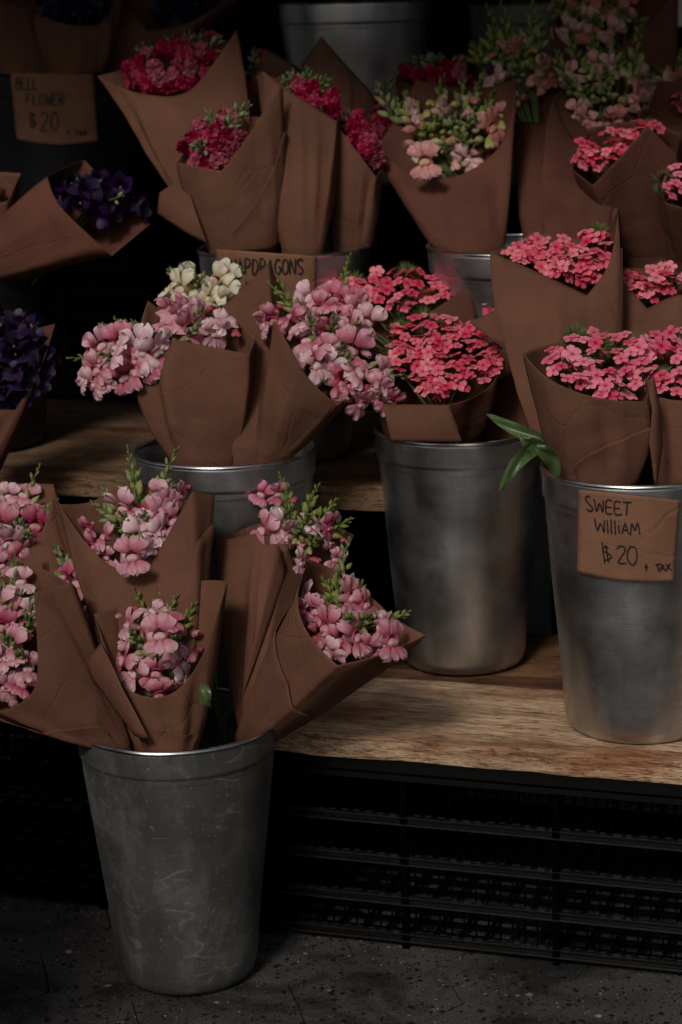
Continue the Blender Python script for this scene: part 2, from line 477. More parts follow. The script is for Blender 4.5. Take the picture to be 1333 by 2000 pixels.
# ------------------------------------------------------------------ ground: hexagonal asphalt pavers on a base
def ground():
    m, t, p, N, K = mat('asphalt_paver')
    def chips(scale, share, d0, d1, metric='MANHATTAN'):
        v = tex(t, 'Voronoi', Scale=scale, Randomness=1, distance=metric)
        sp_ = N('ShaderNodeSeparateColor')
        K(v.outputs['Color'], sp_.inputs[0])
        wob = tex(t, 'Noise', Scale=scale * 1.7, Detail=2)
        ad = N('ShaderNodeMath'); ad.operation = 'MULTIPLY_ADD'; ad.inputs[1].default_value = .5
        K(wob.outputs[0], ad.inputs[0]); K(v.outputs['Distance'], ad.inputs[2])
        pk = ramp(t, sp_.outputs[0], [(1 - share, (0, 0, 0)), (1 - share + .01, (1, 1, 1))])
        nr_ = ramp(t, ad.outputs[0], [(d0, (1, 1, 1)), (d1, (0, 0, 0))])
        return mix(t, 1, pk.outputs[0], nr_.outputs[0], 'MULTIPLY')
    dk1 = chips(80, .42, .66, .72)
    dk2 = chips(170, .30, .66, .74)
    lt1 = chips(62, .025, .62, .68)
    lt2 = chips(190, .05, .62, .70)
    class _d: outputs = [mix(t, 1, dk1, dk2, 'LIGHTEN')]
    dark = _d
    lit = mix(t, 1, lt1, lt2, 'LIGHTEN')
    nz = tex(t, 'Noise', Scale=6, Detail=6)
    fz = tex(t, 'Noise', Scale=300, Detail=2)
    base = ramp(t, nz.outputs[0], [(.3, (.044, .041, .039)), (.7, (.070, .065, .061))])
    c = mix(t, 1, base.outputs[0], ramp(t, fz.outputs[0], [(.3, (.6, .6, .6)), (.7, (1.35, 1.35, 1.35))]).outputs[0], 'MULTIPLY')
    c = mix(t, dark.outputs[0], c, (.007, .007, .007))
    c = mix(t, lit, c, (.30, .28, .26))
    grime = tex(t, 'Noise', Scale=5.5, Detail=7, Roughness=.7, Distortion=.8)
    c = mix(t, 1, c, ramp(t, grime.outputs[0], [(.40, (.30, .29, .28)), (.54, (1, 1, 1))]).outputs[0], 'MULTIPLY')
    K(c, p.inputs['Base Color'])
    p.inputs['Roughness'].default_value = .75
    p.inputs['Specular IOR Level'].default_value = .3
    inv = N('ShaderNodeInvert')
    K(dark.outputs[0], inv.inputs[1])
    K(bump(t, inv.outputs[0], .7, .003, bump(t, fz.outputs[0], .4, .001)), p.inputs['Normal'])
    # pavers: hexagons 20 cm across with worn, bevelled edges
    mb = MB()
    R_ = .118
    wx, wy = R_ * math.sqrt(3), R_ * 1.5
    random.seed(3)
    rot = rad(12)
    for i in range(-22, 23):
        for j in range(-6, 30):
            cx, cy = (i + (j % 2) * .5) * wx, j * wy
            c0 = Vector((cx * math.cos(rot) - cy * math.sin(rot) - .08, cx * math.sin(rot) + cy * math.cos(rot) + 1.15, 0))
            dz = random.uniform(-.0004, .0004)
            rings = []
            for rr, z in ((R_ * .990, 0), (R_ * .991, -.010), (R_ * .991, -.015), (R_ * .991, -.03)):
                ring = []
                for k in range(12):
                    an_ = math.pi / 6 + k * math.pi / 6
                    q = rr * (1 if k % 2 == 0 else math.cos(math.pi / 6))
                    j_ = 1 + .022 * noise.noise(Vector((cx * 9 + k, cy * 9, 0)))
                    ring.append(c0 + Vector((math.cos(an_ + rot) * q * j_, math.sin(an_ + rot) * q * j_, z + dz)))
                rings.append(ring)
            n0 = len(mb.v)
            mb.grid(rings, close=True)
            mb.f.append(tuple(n0 + k for k in range(12)))
    me = mb.mesh('pavement', m, smooth=False)
    tag(link('pavement', me), kind='structure')
    mb = MB()
    mb.grid([[Vector((x, y, -.012)) for x in (-400, 400)] for y in (-400, 400)])
    m2 = simple('joint_dirt', (.012, .011, .010), .95)
    tag(link('ground', mb.mesh('ground', m2)), kind='structure')


ground()


# ------------------------------------------------------------------ black cloth added behind the stand to keep the background dark
def backdrop():
    mb = MB()
    for i in range(60):
        pass
    rows = []
    for z in [0, .6, 1.2, 1.8, 2.4]:
        rows.append([W(-2.6 + .05 * i, 1.9 + .03 * math.sin(i * 1.3) + .02 * math.sin(i * .41 + z), z) for i in range(105)])
    mb.grid(rows)
    o = link('dark_backdrop_cloth', mb.mesh('dark_backdrop_cloth', M['wall']))
    md = o.modifiers.new('thick', 'SOLIDIFY'); md.thickness = .01
    tag(o, 'added black cloth behind the whole flower stand, keeping the background dark', 'cloth wall')


backdrop()


def added_canopy():
    """Unseen dark cloth added overhead and shaped to shade the back rows."""
    mb = MB()
    rows = []
    for i in range(25):
        b = .0 + i * .085
        rows.append([W(-2.7 + .15 * k, b, 1.60 + .22 * max(0, min(1, (-2.7 + .15 * k) * 2 + .2)) + .16 * i * .08 + .012 * math.sin(k * .9)) for k in range(38)])
    mb.grid(rows)
    rows = []
    for i in range(12):
        z = .1 + i * .155
        rows.append([W(-1.45 + .012 * math.sin(k * 1.1), .35 + .08 * k, z) for k in range(20)])
    o = link('added_awning', mb.mesh('added_awning', M['wall']))
    o.modifiers.new('thick', 'SOLIDIFY').thickness = .004
    tag(o, 'added black cloth stretched out of view to shade the back rows', 'added_awning')


added_canopy()


def added_shade_table():
    """Draped table added out of view to shade the low left corner."""
    e = empty('added_shade_table', Vector((-.98, 2.2, 0)), 'added black draped table out of view, shading the low left corner', 'table')
    mb = MB()
    n = 120
    rows = []
    for z, sp_ in ((.775, .96), (.78, 1.0), (.76, 1.01), (.55, 1.03), (.3, 1.05), (.03, 1.07)):
        row = []
        for k in range(n):
            a = 2 * math.pi * k / n
            x, y = math.cos(a), math.sin(a)
            q = 1 / max(abs(x), abs(y))
            f = 1 + .025 * math.sin(a * 19) * (.78 - z)
            row.append(Vector((-.98 + x * q * .34 * sp_ * f, 2.2 + y * q * .38 * sp_ * f, z)))
        rows.append(row)
    mb.grid(rows, close=True)
    mb.f.append(tuple(reversed(range(n))))
    link('table_cloth', mb.mesh('table_cloth', M['wall']), e)
    mb = MB()
    for sx in (-.28, .28):
        for sy in (-.32, .32):
            mb.tube([Vector((-.98 + sx, 2.2 + sy, 0)), Vector((-.98 + sx, 2.2 + sy, .76))], .018, 8)
    link('table_frame', mb.mesh('table_frame', M['blackm']), e)


added_shade_table()


# ------------------------------------------------------------------ crates
def crate(r0, b0, z0, L, D, H, label, group='black plastic crates stacked as shelves', dense=.0165, posts=3, m=None):
    m = m or M['blackm']
    e = empty('plastic_crate', W(r0, b0, z0), label, 'crate', group)
    t = .006

    def side(o, along, out, length, name):
        mb = MB()
        rails = [H * .19, H * .36, H * .54, H * .80][:4]
        rails = [H * .055, H * .25, H * .46, H * .67]
        for z in rails:
            rb = MB()
            rb.box(o + EZ * (z - .002) + out * .002, along * length, out * .010, EZ * .0065)
            rb.box(o + EZ * (z - .0045) - out * .003, along * length, out * .010, EZ * .0016)
            rb.box(o + EZ * (z + .0058) - out * .002, along * length, out * .008, EZ * .0014)
            nn = int(length / .0165)
            for k in range(nn):
                rb.box(o + along * ((k + .18) * length / nn) + EZ * (z + .0085 + .0008 * math.sin(k * 7.3)) + out * .002, along * (.0085 + .002 * math.sin(k * 3.1)), out * .004, EZ * .0012)  # small dashes shaped to stand in for highlights along the rail
            rm = rb.mesh('rail', M['black'] if m is M['black'] else m, smooth=False)
            if m is M['black']:
                rm.materials.append(M['gloss'])
                rm.polygons.foreach_set('material_index', [0] * 6 + [1] * (len(rm.polygons) - 6))
            link('rail', rm, e)
        n = int(length / dense)
        for k in range(1, n):
            mb.box(o + along * (k * length / n - .0009) + out * .0125, along * .0018, out * .003, EZ * H * .93)
        for k in range(posts + 1):
            x = k * length / posts
            mb.box(o + along * (min(max(x - .0045, 0), length - .009)) - out * .002, along * .009, out * .012, EZ * H * .95)
        return link(name, mb.mesh(name, M['blackm'], smooth=False), e)

    o = W(r0, b0, z0)
    # sides face outwards; wall thickness grows inwards
    side(o, ER, EB, L, 'front_wall')
    side(o + EB * D, ER, -EB, L, 'back_wall')
    side(o, EB, ER, D, 'side_wall')
    side(o + ER * L, EB, -ER, D, 'side_wall')
    mb = MB()
    q = .022
    mb.box(o - ER * .006 - EB * .006 + EZ * (H - .030), ER * (L + .012), EB * q, EZ * .008)
    mb.box(o - ER * .004 - EB * .003 + EZ * (H - .020), ER * (L + .008), EB * .016, EZ * .018)
    mb.box(o - ER * .006 + EB * (D - q + .006) + EZ * (H - .030), ER * (L + .012), EB * q, EZ * .028)
    for r in (-.006, L - q + .006):
        mb.box(o + ER * r + EB * q + EZ * (H - .029), ER * q, EB * (D - 2 * q), EZ * .026)
    link('top_rim', mb.mesh('top_rim', m, smooth=False), e)
    mb = MB()
    n = int(L / .034)
    for k in range(n + 1):
        mb.box(o + ER * (k * L / n - .003) + EB * .012 + EZ * .008, ER * .006, EB * (D - .024), EZ * .006)
    n = int(D / .034)
    for k in range(1, n):
        mb.box(o + EB * (k * D / n - .003) + ER * .012 + EZ * .0085, EB * .006, ER * (L - .024), EZ * .004)
    link('base_grid', mb.mesh('base_grid', m, smooth=False), e)
    return e


CH = .272
crate(-.26, .0, 0, .62, .42, CH, 'black plastic crate on the pavement under the left part of the pale board', m=M['black'])
crate(.375, .0, 0, .62, .42, CH, 'black plastic crate under the right end of the pale board', m=M['black'])
crate(-.92, .02, 0, .62, .42, .285, 'bare black crate on the pavement carrying the zinc bucket with pale pink flowers')
crate(-1.10, .455, 0, .55, .36, .262, 'black crate at the bottom of the stack under the left upper shelf')
crate(-1.10, .455, .264, .55, .36, .262, 'black crate on top of the stack under the left upper shelf')
crate(-.54, .455, 0, .36, .36, .262, 'short black crate low behind the pale pink bucket')
crate(-.54, .455, .264, .36, .36, .262, 'short black crate high behind the pale pink bucket')
crate(.035, .53, 0, .60, .40, .27, 'black crate standing low behind the tall centre bucket')
crate(.035, .53, .272, .60, .40, .27, 'black crate stacked high behind the tall centre bucket with light through its slots')
crate(.66, .53, 0, .60, .40, .27, 'black crate low behind the sweet william bucket')
crate(.66, .53, .272, .60, .40, .27, 'black crate high behind the sweet william bucket')


def board(r0, r1, b0, b1, z0, th, m, name, label, rough=.004, group=None, seed=0):
    """A plank with uneven sawn edges; object origin on the plank so that grain runs along it."""
    random.seed(seed)
    me = bpy.data.meshes.new(name)
    mb = MB()
    n = 420
    L_ = r1 - r0
    prof = []   # cross-section: bottom front, front mid rows, top front (rounded), top back, bottom back
    nb = 14
    rows = []
    for i in range(n + 1):
        r = L_ * i / n
        e1 = rough * noise.fractal(Vector((r * 9, seed, 0)), 1, 2, 5) * 1.2
        e2 = rough * noise.fractal(Vector((r * 7, seed + 7, 3)), 1, 2, 5)
        ring = [Vector((r, b1 - b0 + e2, 0)), Vector((r, .0 + e1 + .001, 0))]
        for q in (.15, .3, .45, .6, .75, .9):
            k = rough * .7 * noise.fractal(Vector((r * 16, q * 9 + seed, 5)), 1, 2, 5)
            ring.append(Vector((r, e1 * (1 - q * .4) + k * math.sin(q * 3.14), th * q)))
        ring += [Vector((r, .0015 + e1 * .6, th * .97)), Vector((r, .004 + e1 * .5, th))]
        for q in range(1, nb):
            ring.append(Vector((r, .004 + (b1 - b0 - .008) * q / nb, th + .0008 * noise.noise(Vector((r * 8, q * 2.2, seed))))))
        ring += [Vector((r, b1 - b0 - .004 + e2, th)), Vector((r, b1 - b0 + e2, th * .95))]
        rows.append(ring)
    mb.grid(rows, close=True)
    k = len(rows[0])
    mb.f.append(tuple(range(k)))
    mb.f.append(tuple(reversed([n * k + i for i in range(k)])))
    me = mb.mesh(name, m)
    me.materials[0] = m
    o = link(name, me)
    o.location = W(r0, b0, z0)
    o.rotation_euler = (0, 0, -PSI)
    es = o.modifiers.new('edge', 'EDGE_SPLIT')
    es.split_angle = rad(50)
    return tag(o, label, 'board', group)


G1 = 'wooden boards laid on the crates'
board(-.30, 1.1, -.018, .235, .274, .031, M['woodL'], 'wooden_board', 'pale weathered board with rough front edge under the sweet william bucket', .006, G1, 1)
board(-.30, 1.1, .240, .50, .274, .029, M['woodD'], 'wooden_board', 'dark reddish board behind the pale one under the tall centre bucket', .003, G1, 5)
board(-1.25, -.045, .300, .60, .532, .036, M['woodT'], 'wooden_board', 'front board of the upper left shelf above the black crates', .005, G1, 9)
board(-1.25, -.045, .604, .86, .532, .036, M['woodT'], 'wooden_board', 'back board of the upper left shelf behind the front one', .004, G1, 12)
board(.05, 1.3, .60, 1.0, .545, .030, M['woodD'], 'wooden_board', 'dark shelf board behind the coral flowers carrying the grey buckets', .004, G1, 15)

# upper shelf of the very back row, black crates under it
for (r, lab) in ((-1.2, 'black crate at the back left under the bell flower bucket'), (-.55, 'black crate at the back centre below the shaded metal bucket'), (.1, 'black crate at the back right below the orange snapdragons')):
    crate(r, 1.06, .30, .60, .45, .27, lab, dense=.03)
    crate(r, 1.06, .572, .60, .45, .27, lab.replace('black crate', 'upper black crate'), dense=.03)
    crate(r, 1.06, .02, .60, .45, .27, lab.replace('black crate', 'lowest black crate'), dense=.03)
tag(link('grey_block', None or (lambda mb: (mb.box(W(-.16, 1.0, 0), ER * .42, EB * .05, EZ * .56), mb.mesh('grey_block', M['concrete'], False))[1])(MB())),
    'grey panel seen through the gap under the upper shelf', 'panel')
mb = MB(); mb.box(W(.30, .98, 0), ER * .5, EB * .05, EZ * .53)  # white panel added in place of background light showing through the crate slots
tag(link('background_light_panel', mb.mesh('background_light_panel', M['white'], False)), 'added white panel standing in for background light behind the crate slots', 'box')


g = P(1330, 30, 4.15)
mb = MB(); mb.box(Vector((g.x - .03, g.y, g.z - .02)), X_ * .22, Y_ * .15, EZ * .10)
tag(link('white_carton', mb.mesh('white_carton', M['white'], False)), 'corner of a white carton at the top right edge', 'carton')


# ------------------------------------------------------------------ buckets
class Bk: pass


def bucket(c, z0, Rt, Rb, H, m, label, cat='bucket', name='metal_bucket', group='galvanised flower buckets', lean=(0, 0), rimm=None, fill=.55):
    b = Bk()
    b.c, b.z0, b.Rt, b.Rb, b.H = Vector((c[0], c[1], 0)), z0, Rt, Rb, H
    e = empty(name, (c[0], c[1], z0), label, cat, group)
    n = 72

    def lathe(prof, nm, m_, close_bottom=False):
        mb = MB()
        rows = []
        for (r, z) in prof:
            rows.append([Vector((math.cos(2 * math.pi * k / n) * r, math.sin(2 * math.pi * k / n) * r, z)) + Vector((0, 0, 0)) +
                         Vector((1, .6, 0)) * .0012 * noise.noise(Vector((math.cos(2 * math.pi * k / n) * 2, math.sin(2 * math.pi * k / n) * 2, z * 9 + z0 * 7 + c[0] * 30))) for k in range(n)])
        mb.grid(rows, close=True)
        if close_bottom:
            mb.f.append(tuple(reversed(range(n))))
        o = link(nm, mb.mesh(nm, m_), e, world=False)
        return o
    R_ = lambda z: Rb + (Rt - Rb) * z / H
    bead = H - .036
    prof = [(Rb - .014, .001), (Rb - .006, .003), (Rb - .001, .009), (R_(.018) , .018)]
    prof += [(R_(z), z) for z in [H * q for q in (.12, .2, .3, .4, .5, .6, .7, .8, .86)]]
    prof += [(R_(bead) - .0005, bead - .002), (R_(bead) + .0020, bead), (R_(bead) + .0024, bead + .004), (R_(H) - .0002, H - .006), (Rt, H)]
    inner = [(Rt - .0018, H), (R_(bead), bead), (R_(H * .5) - .002, H * .5), (Rb - .002, .012), (Rb - .02, .006)]
    o = lathe(prof + inner, 'bucket_wall', m)
    mb2 = MB()
    # floor disk
    mbf = MB()
    mbf.grid([[Vector((math.cos(2 * math.pi * k / n) * (Rb - .010), math.sin(2 * math.pi * k / n) * (Rb - .010), .004)) for k in range(n)],
              [Vector((math.cos(2 * math.pi * k / n) * .001, math.sin(2 * math.pi * k / n) * .001, .004)) for k in range(n)]], close=True)
    link('bucket_floor', mbf.mesh('bucket_floor', m), e, world=False)
    rr = .0032
    ring = [(Rt - .0005 + rr * math.cos(a), H + rr * math.sin(a)) for a in [2 * math.pi * k / 8 for k in range(9)]]
    lathe(ring, 'rolled_rim', rimm or M['rim'])
    zw = H * fill
    mbw = MB()
    mbw.grid([[Vector((math.cos(2 * math.pi * k / n) * (R_(zw) - .004), math.sin(2 * math.pi * k / n) * (R_(zw) - .004), zw)) for k in range(n)],
              [Vector((math.cos(2 * math.pi * k / n) * .001, math.sin(2 * math.pi * k / n) * .001, zw)) for k in range(n)]], close=True)
    link('water', mbw.mesh('water', M['water']), e, world=False)
    b.e = e
    return b


def hit(b, x, y, off=.0):
    """Where the view line at x, y meets the near side of bucket b, off metres proud of it."""
    d = P(x, y, 1) - CAM
    f = lambda s: (lambda q: math.hypot(q.x - b.c.x, q.y - b.c.y) - (b.Rb + (b.Rt - b.Rb) * (q.z - b.z0) / b.H + off))(CAM + d * s)
    s = 1.5
    while f(s) > 0 and s < 6: s += .004
    lo, hi = s - .004, s
    for _ in range(20):
        m_ = (lo + hi) / 2
        if f(m_) > 0: lo = m_
        else: hi = m_
    return CAM + d * lo


ZB = .305
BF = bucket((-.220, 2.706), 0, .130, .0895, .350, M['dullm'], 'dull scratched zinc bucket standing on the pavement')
BB = bucket((.172, 3.075), ZB, .120, .0900, .345, M['bright'], 'tall shaded metal bucket without a sign on the dark board, coral flowers above')
BR = bucket((.384, 2.768), ZB, .1235, .0925, .350, M['bright'], 'bright metal bucket with the sweet william sign on the pale board')
g = G(440, 877, .64)
BM = bucket((g.x, g.y), .287, .1265, .092, .353, M['bright'], 'open metal bucket behind the front zinc one, pale pink snapdragons in it')
BS = bucket((-.074, 3.305), .569, .1287, .090, .318, M['bright'], 'metal bucket with the snapdragons sign on the upper shelf')
g = G(1005, 478, .89)
BU = bucket((g.x, g.y), .576, .128, .09, .314, M['bright'], 'grey metal bucket below the peach snapdragons on the dark shelf')
g = P(1400, 520, 3.36)
BV = bucket((g.x, g.y), .576, .128, .09, g.z - .576, M['bright'], 'metal bucket cut by the right edge of the photo on the dark shelf')
g = P(692, 2, 3.92)
BT = bucket((g.x, g.y), g.z - .33, .134, .10, .33, M['bright'], 'shaded metal bucket at the top centre, cut by the frame')
g = P(1050, 4, 4.0)
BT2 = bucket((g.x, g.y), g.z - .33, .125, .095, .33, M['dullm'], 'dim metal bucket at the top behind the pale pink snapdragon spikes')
g = P(130, 140, 3.80)
BL = bucket((g.x, g.y), g.z - .28, .140, .115, .28, M['blackp'], 'black plastic bucket behind the bell flower sign', name='plastic_bucket', group='black plastic buckets', rimm=M['blackp'])
g = P(-60, 470, 3.45)
BK1 = bucket((g.x, g.y), .569, .13, .10, g.z - .569, M['blackp'], 'black plastic bucket at the left edge holding the bell flowers', name='plastic_bucket', group='black plastic buckets', rimm=M['blackp'])


# ------------------------------------------------------------------ paper signs with handwriting
FONT = {
    'S': [[(.95, .12), (.6, 0), (.2, .08), (.08, .28), (.35, .46), (.75, .6), (.92, .8), (.6, 1), (.1, .92)]],
    'W': [[(0, 0), (.22, 1), (.5, .25), (.78, 1), (1, 0)]],
    'E': [[(.9, .02), (.05, 0), (.0, 1), (.95, 1)], [(.02, .5), (.75, .5)]],
    'T': [[(0, .03), (1, 0)], [(.52, .02), (.48, 1)]],
    'I': [[(.5, 0), (.5, 1)]], 'l': [[(.5, -.04), (.52, 1)]],
    'i': [[(.5, .35), (.5, 1)], [(.5, .06), (.52, .1)]],
    'A': [[(0, 1), (.5, 0), (1, 1)], [(.15, .66), (.88, .64)]],
    'M': [[(0, 1), (.15, 0), (.5, .7), (.82, 0), (1, 1)]],
    'L': [[(.1, 0), (.05, 1), (.95, .98)]],
    'B': [[(.1, 0), (.1, 1), (.7, .95), (.9, .72), (.6, .5), (.12, .48), (.6, .42), (.75, .2), (.5, .02), (.1, 0)]],
    'F': [[(.9, 0), (.08, .02), (.05, 1)], [(.06, .48), (.75, .46)]],
    'O': [[(.5, 0), (.12, .18), (.02, .55), (.18, .9), (.5, 1), (.85, .85), (.98, .5), (.85, .15), (.5, 0)]],
    '0': [[(.5, 0), (.15, .18), (.05, .55), (.2, .9), (.5, 1), (.82, .85), (.95, .5), (.82, .15), (.5, 0)]],
    '2': [[(.05, .2), (.35, 0), (.75, .05), (.85, .28), (.5, .65), (.05, 1), (1, .98)]],
    'R': [[(.08, 1), (.1, 0), (.7, .05), (.88, .25), (.65, .48), (.1, .52), (.95, 1)]],
    'N': [[(.02, 1), (.08, 0), (.9, 1), (.97, 0)]],
    'P': [[(.08, 1), (.1, 0), (.75, .05), (.9, .28), (.65, .5), (.1, .54)]],
    'D': [[(.1, 0), (.08, 1), (.6, .92), (.95, .55), (.7, .12), (.1, 0)]],
    'G': [[(.92, .15), (.5, 0), (.08, .3), (.08, .75), (.5, 1), (.92, .85), (.92, .55), (.55, .55)]],
    '$': [[(.95, .22), (.5, .12), (.15, .28), (.3, .45), (.9, .66), (.8, .85), (.3, .9)], [(.12, 0), (.28, 1.08)], [(.52, .02), (.72, 1.05)]],
    '+': [[(0, .5), (1, .45)], [(.5, 0), (.55, 1)]],
    'X': [[(0, 0), (1, 1)], [(.95, 0), (0, 1)]],
}


def strokes(text, x0, y0, x1, y1, slant=0, gap=.28):
    n = len(text)
    wts = [.25 if ch in 'Ili' else (.6 if ch == ' ' else 1.0) for ch in text]
    tot = sum(wts) + gap * (n - 1)
    u = (x1 - x0) / tot
    x = x0
    out = []
    for ch, wt in zip(text, wts):
        for st in FONT.get(ch, []):
            out.append([(x + px * wt * u, y0 + py * (y1 - y0) + slant * (x + px * u - x0)) for px, py in st])
        x += (wt + gap) * u
    return out


def dense(pts, k=4):
    """Catmull-Rom through a handwriting stroke."""
    if len(pts) < 4: 
        out = []
        for a, b in zip(pts, pts[1:]):
            out += [(a[0] + (b[0] - a[0]) * i / k, a[1] + (b[1] - a[1]) * i / k) for i in range(k)]
        return out + [pts[-1]]
    out = []
    q = [pts[0]] + list(pts) + [pts[-1]]
    for i in range(1, len(q) - 2):
        p0, p1, p2, p3 = q[i - 1:i + 3]
        for s in range(k):
            t = s / k
            out.append(tuple(.5 * ((2 * p1[d]) + (-p0[d] + p2[d]) * t + (2 * p0[d] - 5 * p1[d] + 4 * p2[d] - p3[d]) * t * t + (-p0[d] + 3 * p1[d] - 3 * p2[d] + p3[d]) * t ** 3) for d in (0, 1)))
    return out + [pts[-1]]


def sign(b, corners, sts, label, wpx, round_=('S', 'O')):
    tl, tr, br_, bl = corners
    mb = MB()
    n = 24
    rows = []
    random.seed(int(tl[0]))
    for i in range(n + 1):
        v = i / n
        row = []
        for j in range(n + 1):
            u = j / n
            x = (tl[0] * (1 - u) + tr[0] * u) * (1 - v) + (bl[0] * (1 - u) + br_[0] * u) * v
            y = (tl[1] * (1 - u) + tr[1] * u) * (1 - v) + (bl[1] * (1 - u) + br_[1] * u) * v
            y += 10 * math.sin(math.pi * u) * v + .8 * noise.noise(Vector((x * .08, y * .08, 1)))
            x += 1.0 * noise.noise(Vector((x * .05, y * .1, 4)))
            lift = .0048 + .0006 * noise.noise(Vector((u * 5, v * 5, tl[0]))) + .004 * (u * v) ** 10 + .003 * ((1 - u) * v) ** 10
            row.append(hit(b, x, y, lift))
        rows.append(row)
    mb.grid(rows)
    c = sum((p for r in rows for p in r), Vector()) / ((n + 1) ** 2)
    e = empty('paper_sign', c, label, 'sign', 'handwritten kraft paper signs')
    o = link('sign_paper', mb.mesh('sign_paper', M['sign']), e)
    md = o.modifiers.new('thick', 'SOLIDIFY'); md.thickness = .0003
    mt = MB()
    for st in sts:
        pts = dense(st, 4)
        L_, R2 = [], []
        for i, (x, y) in enumerate(pts):
            a, c_ = pts[max(0, i - 1)], pts[min(len(pts) - 1, i + 1)]
            dx, dy = c_[0] - a[0], c_[1] - a[1]
            l = math.hypot(dx, dy) or 1
            hw = wpx / 2 * (1 + .18 * noise.noise(Vector((x * .2, y * .2, 0))))
            L_.append(hit(b, x - dy / l * hw, y + dx / l * hw, .0066))
            R2.append(hit(b, x + dy / l * hw, y - dx / l * hw, .0066))
        mt.grid([L_, R2])
    o = link('handwriting', mt.mesh('handwriting', M['ink']), e)


cv = lambda sts, f, ox, oy: [[(x / f + ox, y / f + oy) for x, y in s] for s in sts]
sw = [[(385, 268), (362, 255), (340, 272), (345, 305), (375, 340), (408, 375), (405, 402), (375, 410), (350, 388)],
      [(425, 285), (452, 415), (481, 330), (515, 425), (520, 300)], [(612, 308), (555, 303), (550, 430), (612, 437)], [(553, 370), (605, 372)],
      [(702, 320), (640, 316), (640, 440), (715, 445)], [(640, 382), (692, 385)], [(723, 318), (812, 322)], [(768, 322), (760, 457)],
      [(432, 485), (460, 612), (492, 535), (528, 630), (532, 505)], [(560, 502), (570, 642)], [(600, 498), (605, 647)], [(640, 508), (645, 652)],
      [(680, 555), (685, 640)], [(680, 510), (683, 520)], [(712, 640), (747, 528), (782, 650)], [(722, 605), (775, 608)],
      [(800, 658), (817, 535), (846, 612), (876, 530), (897, 652)],
      [(575, 790), (545, 775), (520, 795), (528, 825), (600, 870), (592, 900), (530, 922)], [(508, 735), (537, 952)], [(548, 760), (575, 940)],
      [(658, 802), (700, 772), (745, 795), (735, 840), (675, 940), (757, 948)],
      [(805, 778), (775, 820), (768, 880), (790, 945), (830, 965), (862, 920), (868, 850), (850, 790), (805, 778)],
      [(942, 988), (985, 982)], [(963, 955), (967, 1030)], [(1058, 965), (1115, 955)], [(1082, 962), (1090, 1032)],
      [(1105, 1032), (1132, 958), (1155, 1025)], [(1112, 1003), (1155, 1000)], [(1165, 958), (1222, 1025)], [(1212, 948), (1165, 1030)]]
sign(BR, ((1131, 956), (1330, 977), (1316, 1135), (1128, 1117)), cv(sw, 5.269, 1080, 920), 'kraft paper sign reading sweet william 20 dollars plus tax', 2.6)
bf = strokes('BELL', 125, 205, 295, 300) + strokes('FLOWER', 205, 335, 510, 420) + strokes('$', 230, 480, 285, 600) + strokes('20', 320, 480, 460, 625) + strokes('+', 528, 620, 548, 655) + strokes('TAX', 590, 620, 685, 660)
sign(BL, ((20, 142), (183, 144), (192, 274), (33, 271)), cv(bf, 4.04, 0, 100), 'dim kraft paper sign reading bell flower 20 dollars', 2.6)
sn = strokes('SNAPDRAGONS', 190, 195, 745, 298, -.0) + strokes('$', 350, 350, 405, 460) + strokes('20', 440, 350, 600, 460)
sign(BS, ((421, 486), (619, 500), (618, 604), (430, 600)), cv(sn, 3.508, 380, 450), 'kraft paper sign reading snapdragons, half hidden by flowers', 3.0)


# ------------------------------------------------------------------ flowers: shared meshes
X, Y, Z = Vector((1, 0, 0)), Vector((0, 1, 0)), Vector((0, 0, 1))


def snap_blossom(seed, m):
    random.seed(seed)
    rj = lambda a, b: random.uniform(a, b)
    mb = MB()
    rows, cs = [], []
    for i in range(5):
        t = i / 4
        rr = .0042 + .0048 * t
        rows.append([Vector((.019 * t, math.cos(k * math.pi / 4) * rr, math.sin(k * math.pi / 4) * rr * (.9 + .2 * t))) for k in range(8)])
        cs.append([(.05 + .3 * t, 0, 0, 1)] * 8)
    mb.grid(rows, cs, close=True)
    o = rj(-.15, .15)
    for s in (-1, 1):   # upper lip: two broad rounded lobes turned back
        mb.lobe(Vector((.016, s * .0045, .0055)), Vector((.45, s * (.42 + rj(0, .25)), 1)), Vector((1, 0, -.1)), .020 + rj(0, .004), .022 + rj(0, .003),
                curl=rj(.6, 2.0), cup=rj(-.16, -.02), ruf=rj(.07, .15), ph=rj(0, 6), nu=8, nv=7, c0=.25)
    for s, l in ((-1, .015), (0, .014), (1, .015)):   # lower lip
        mb.lobe(Vector((.019, s * .006, -.0045)), Vector((.85, s * .8 + rj(-.1, .1), -.8)), Vector((.8, 0, .55)), l + .003 + rj(0, .003), .0165 + rj(0, .003),
                curl=rj(.4, 1.5), cup=rj(-.15, -.02), ruf=rj(.07, .15), ph=rj(0, 6), nu=7, nv=6, c0=.3)
    rows, cs = [], []       # puffy two-lobed palate closing the throat
    for i in range(8):
        th = math.pi * i / 7
        row, c = [], []
        for k in range(14):
            q = 2 * math.pi * k / 14
            sy = math.sin(q) * math.sin(th)
            row.append(Vector((.0165 + max(0, math.cos(q)) * math.sin(th) * .0062 * (.72 + .5 * min(1, abs(sy) * 1.6)), sy * .0082, -.0020 + math.cos(th) * .0056)))
            c.append((.85, (.5 if i < 4 else .15) * math.sin(th) ** 2 * max(0, math.cos(q)), 0, 1))
        rows.append(row)
        cs.append(c)
    mb.grid(rows, cs, close=True)
    mb.blob(Vector((-.001, 0, 0)), X, .008, .0052, (0, 0, 0, 1))
    me = mb.mesh('snapdragon_blossom', m)
    return me


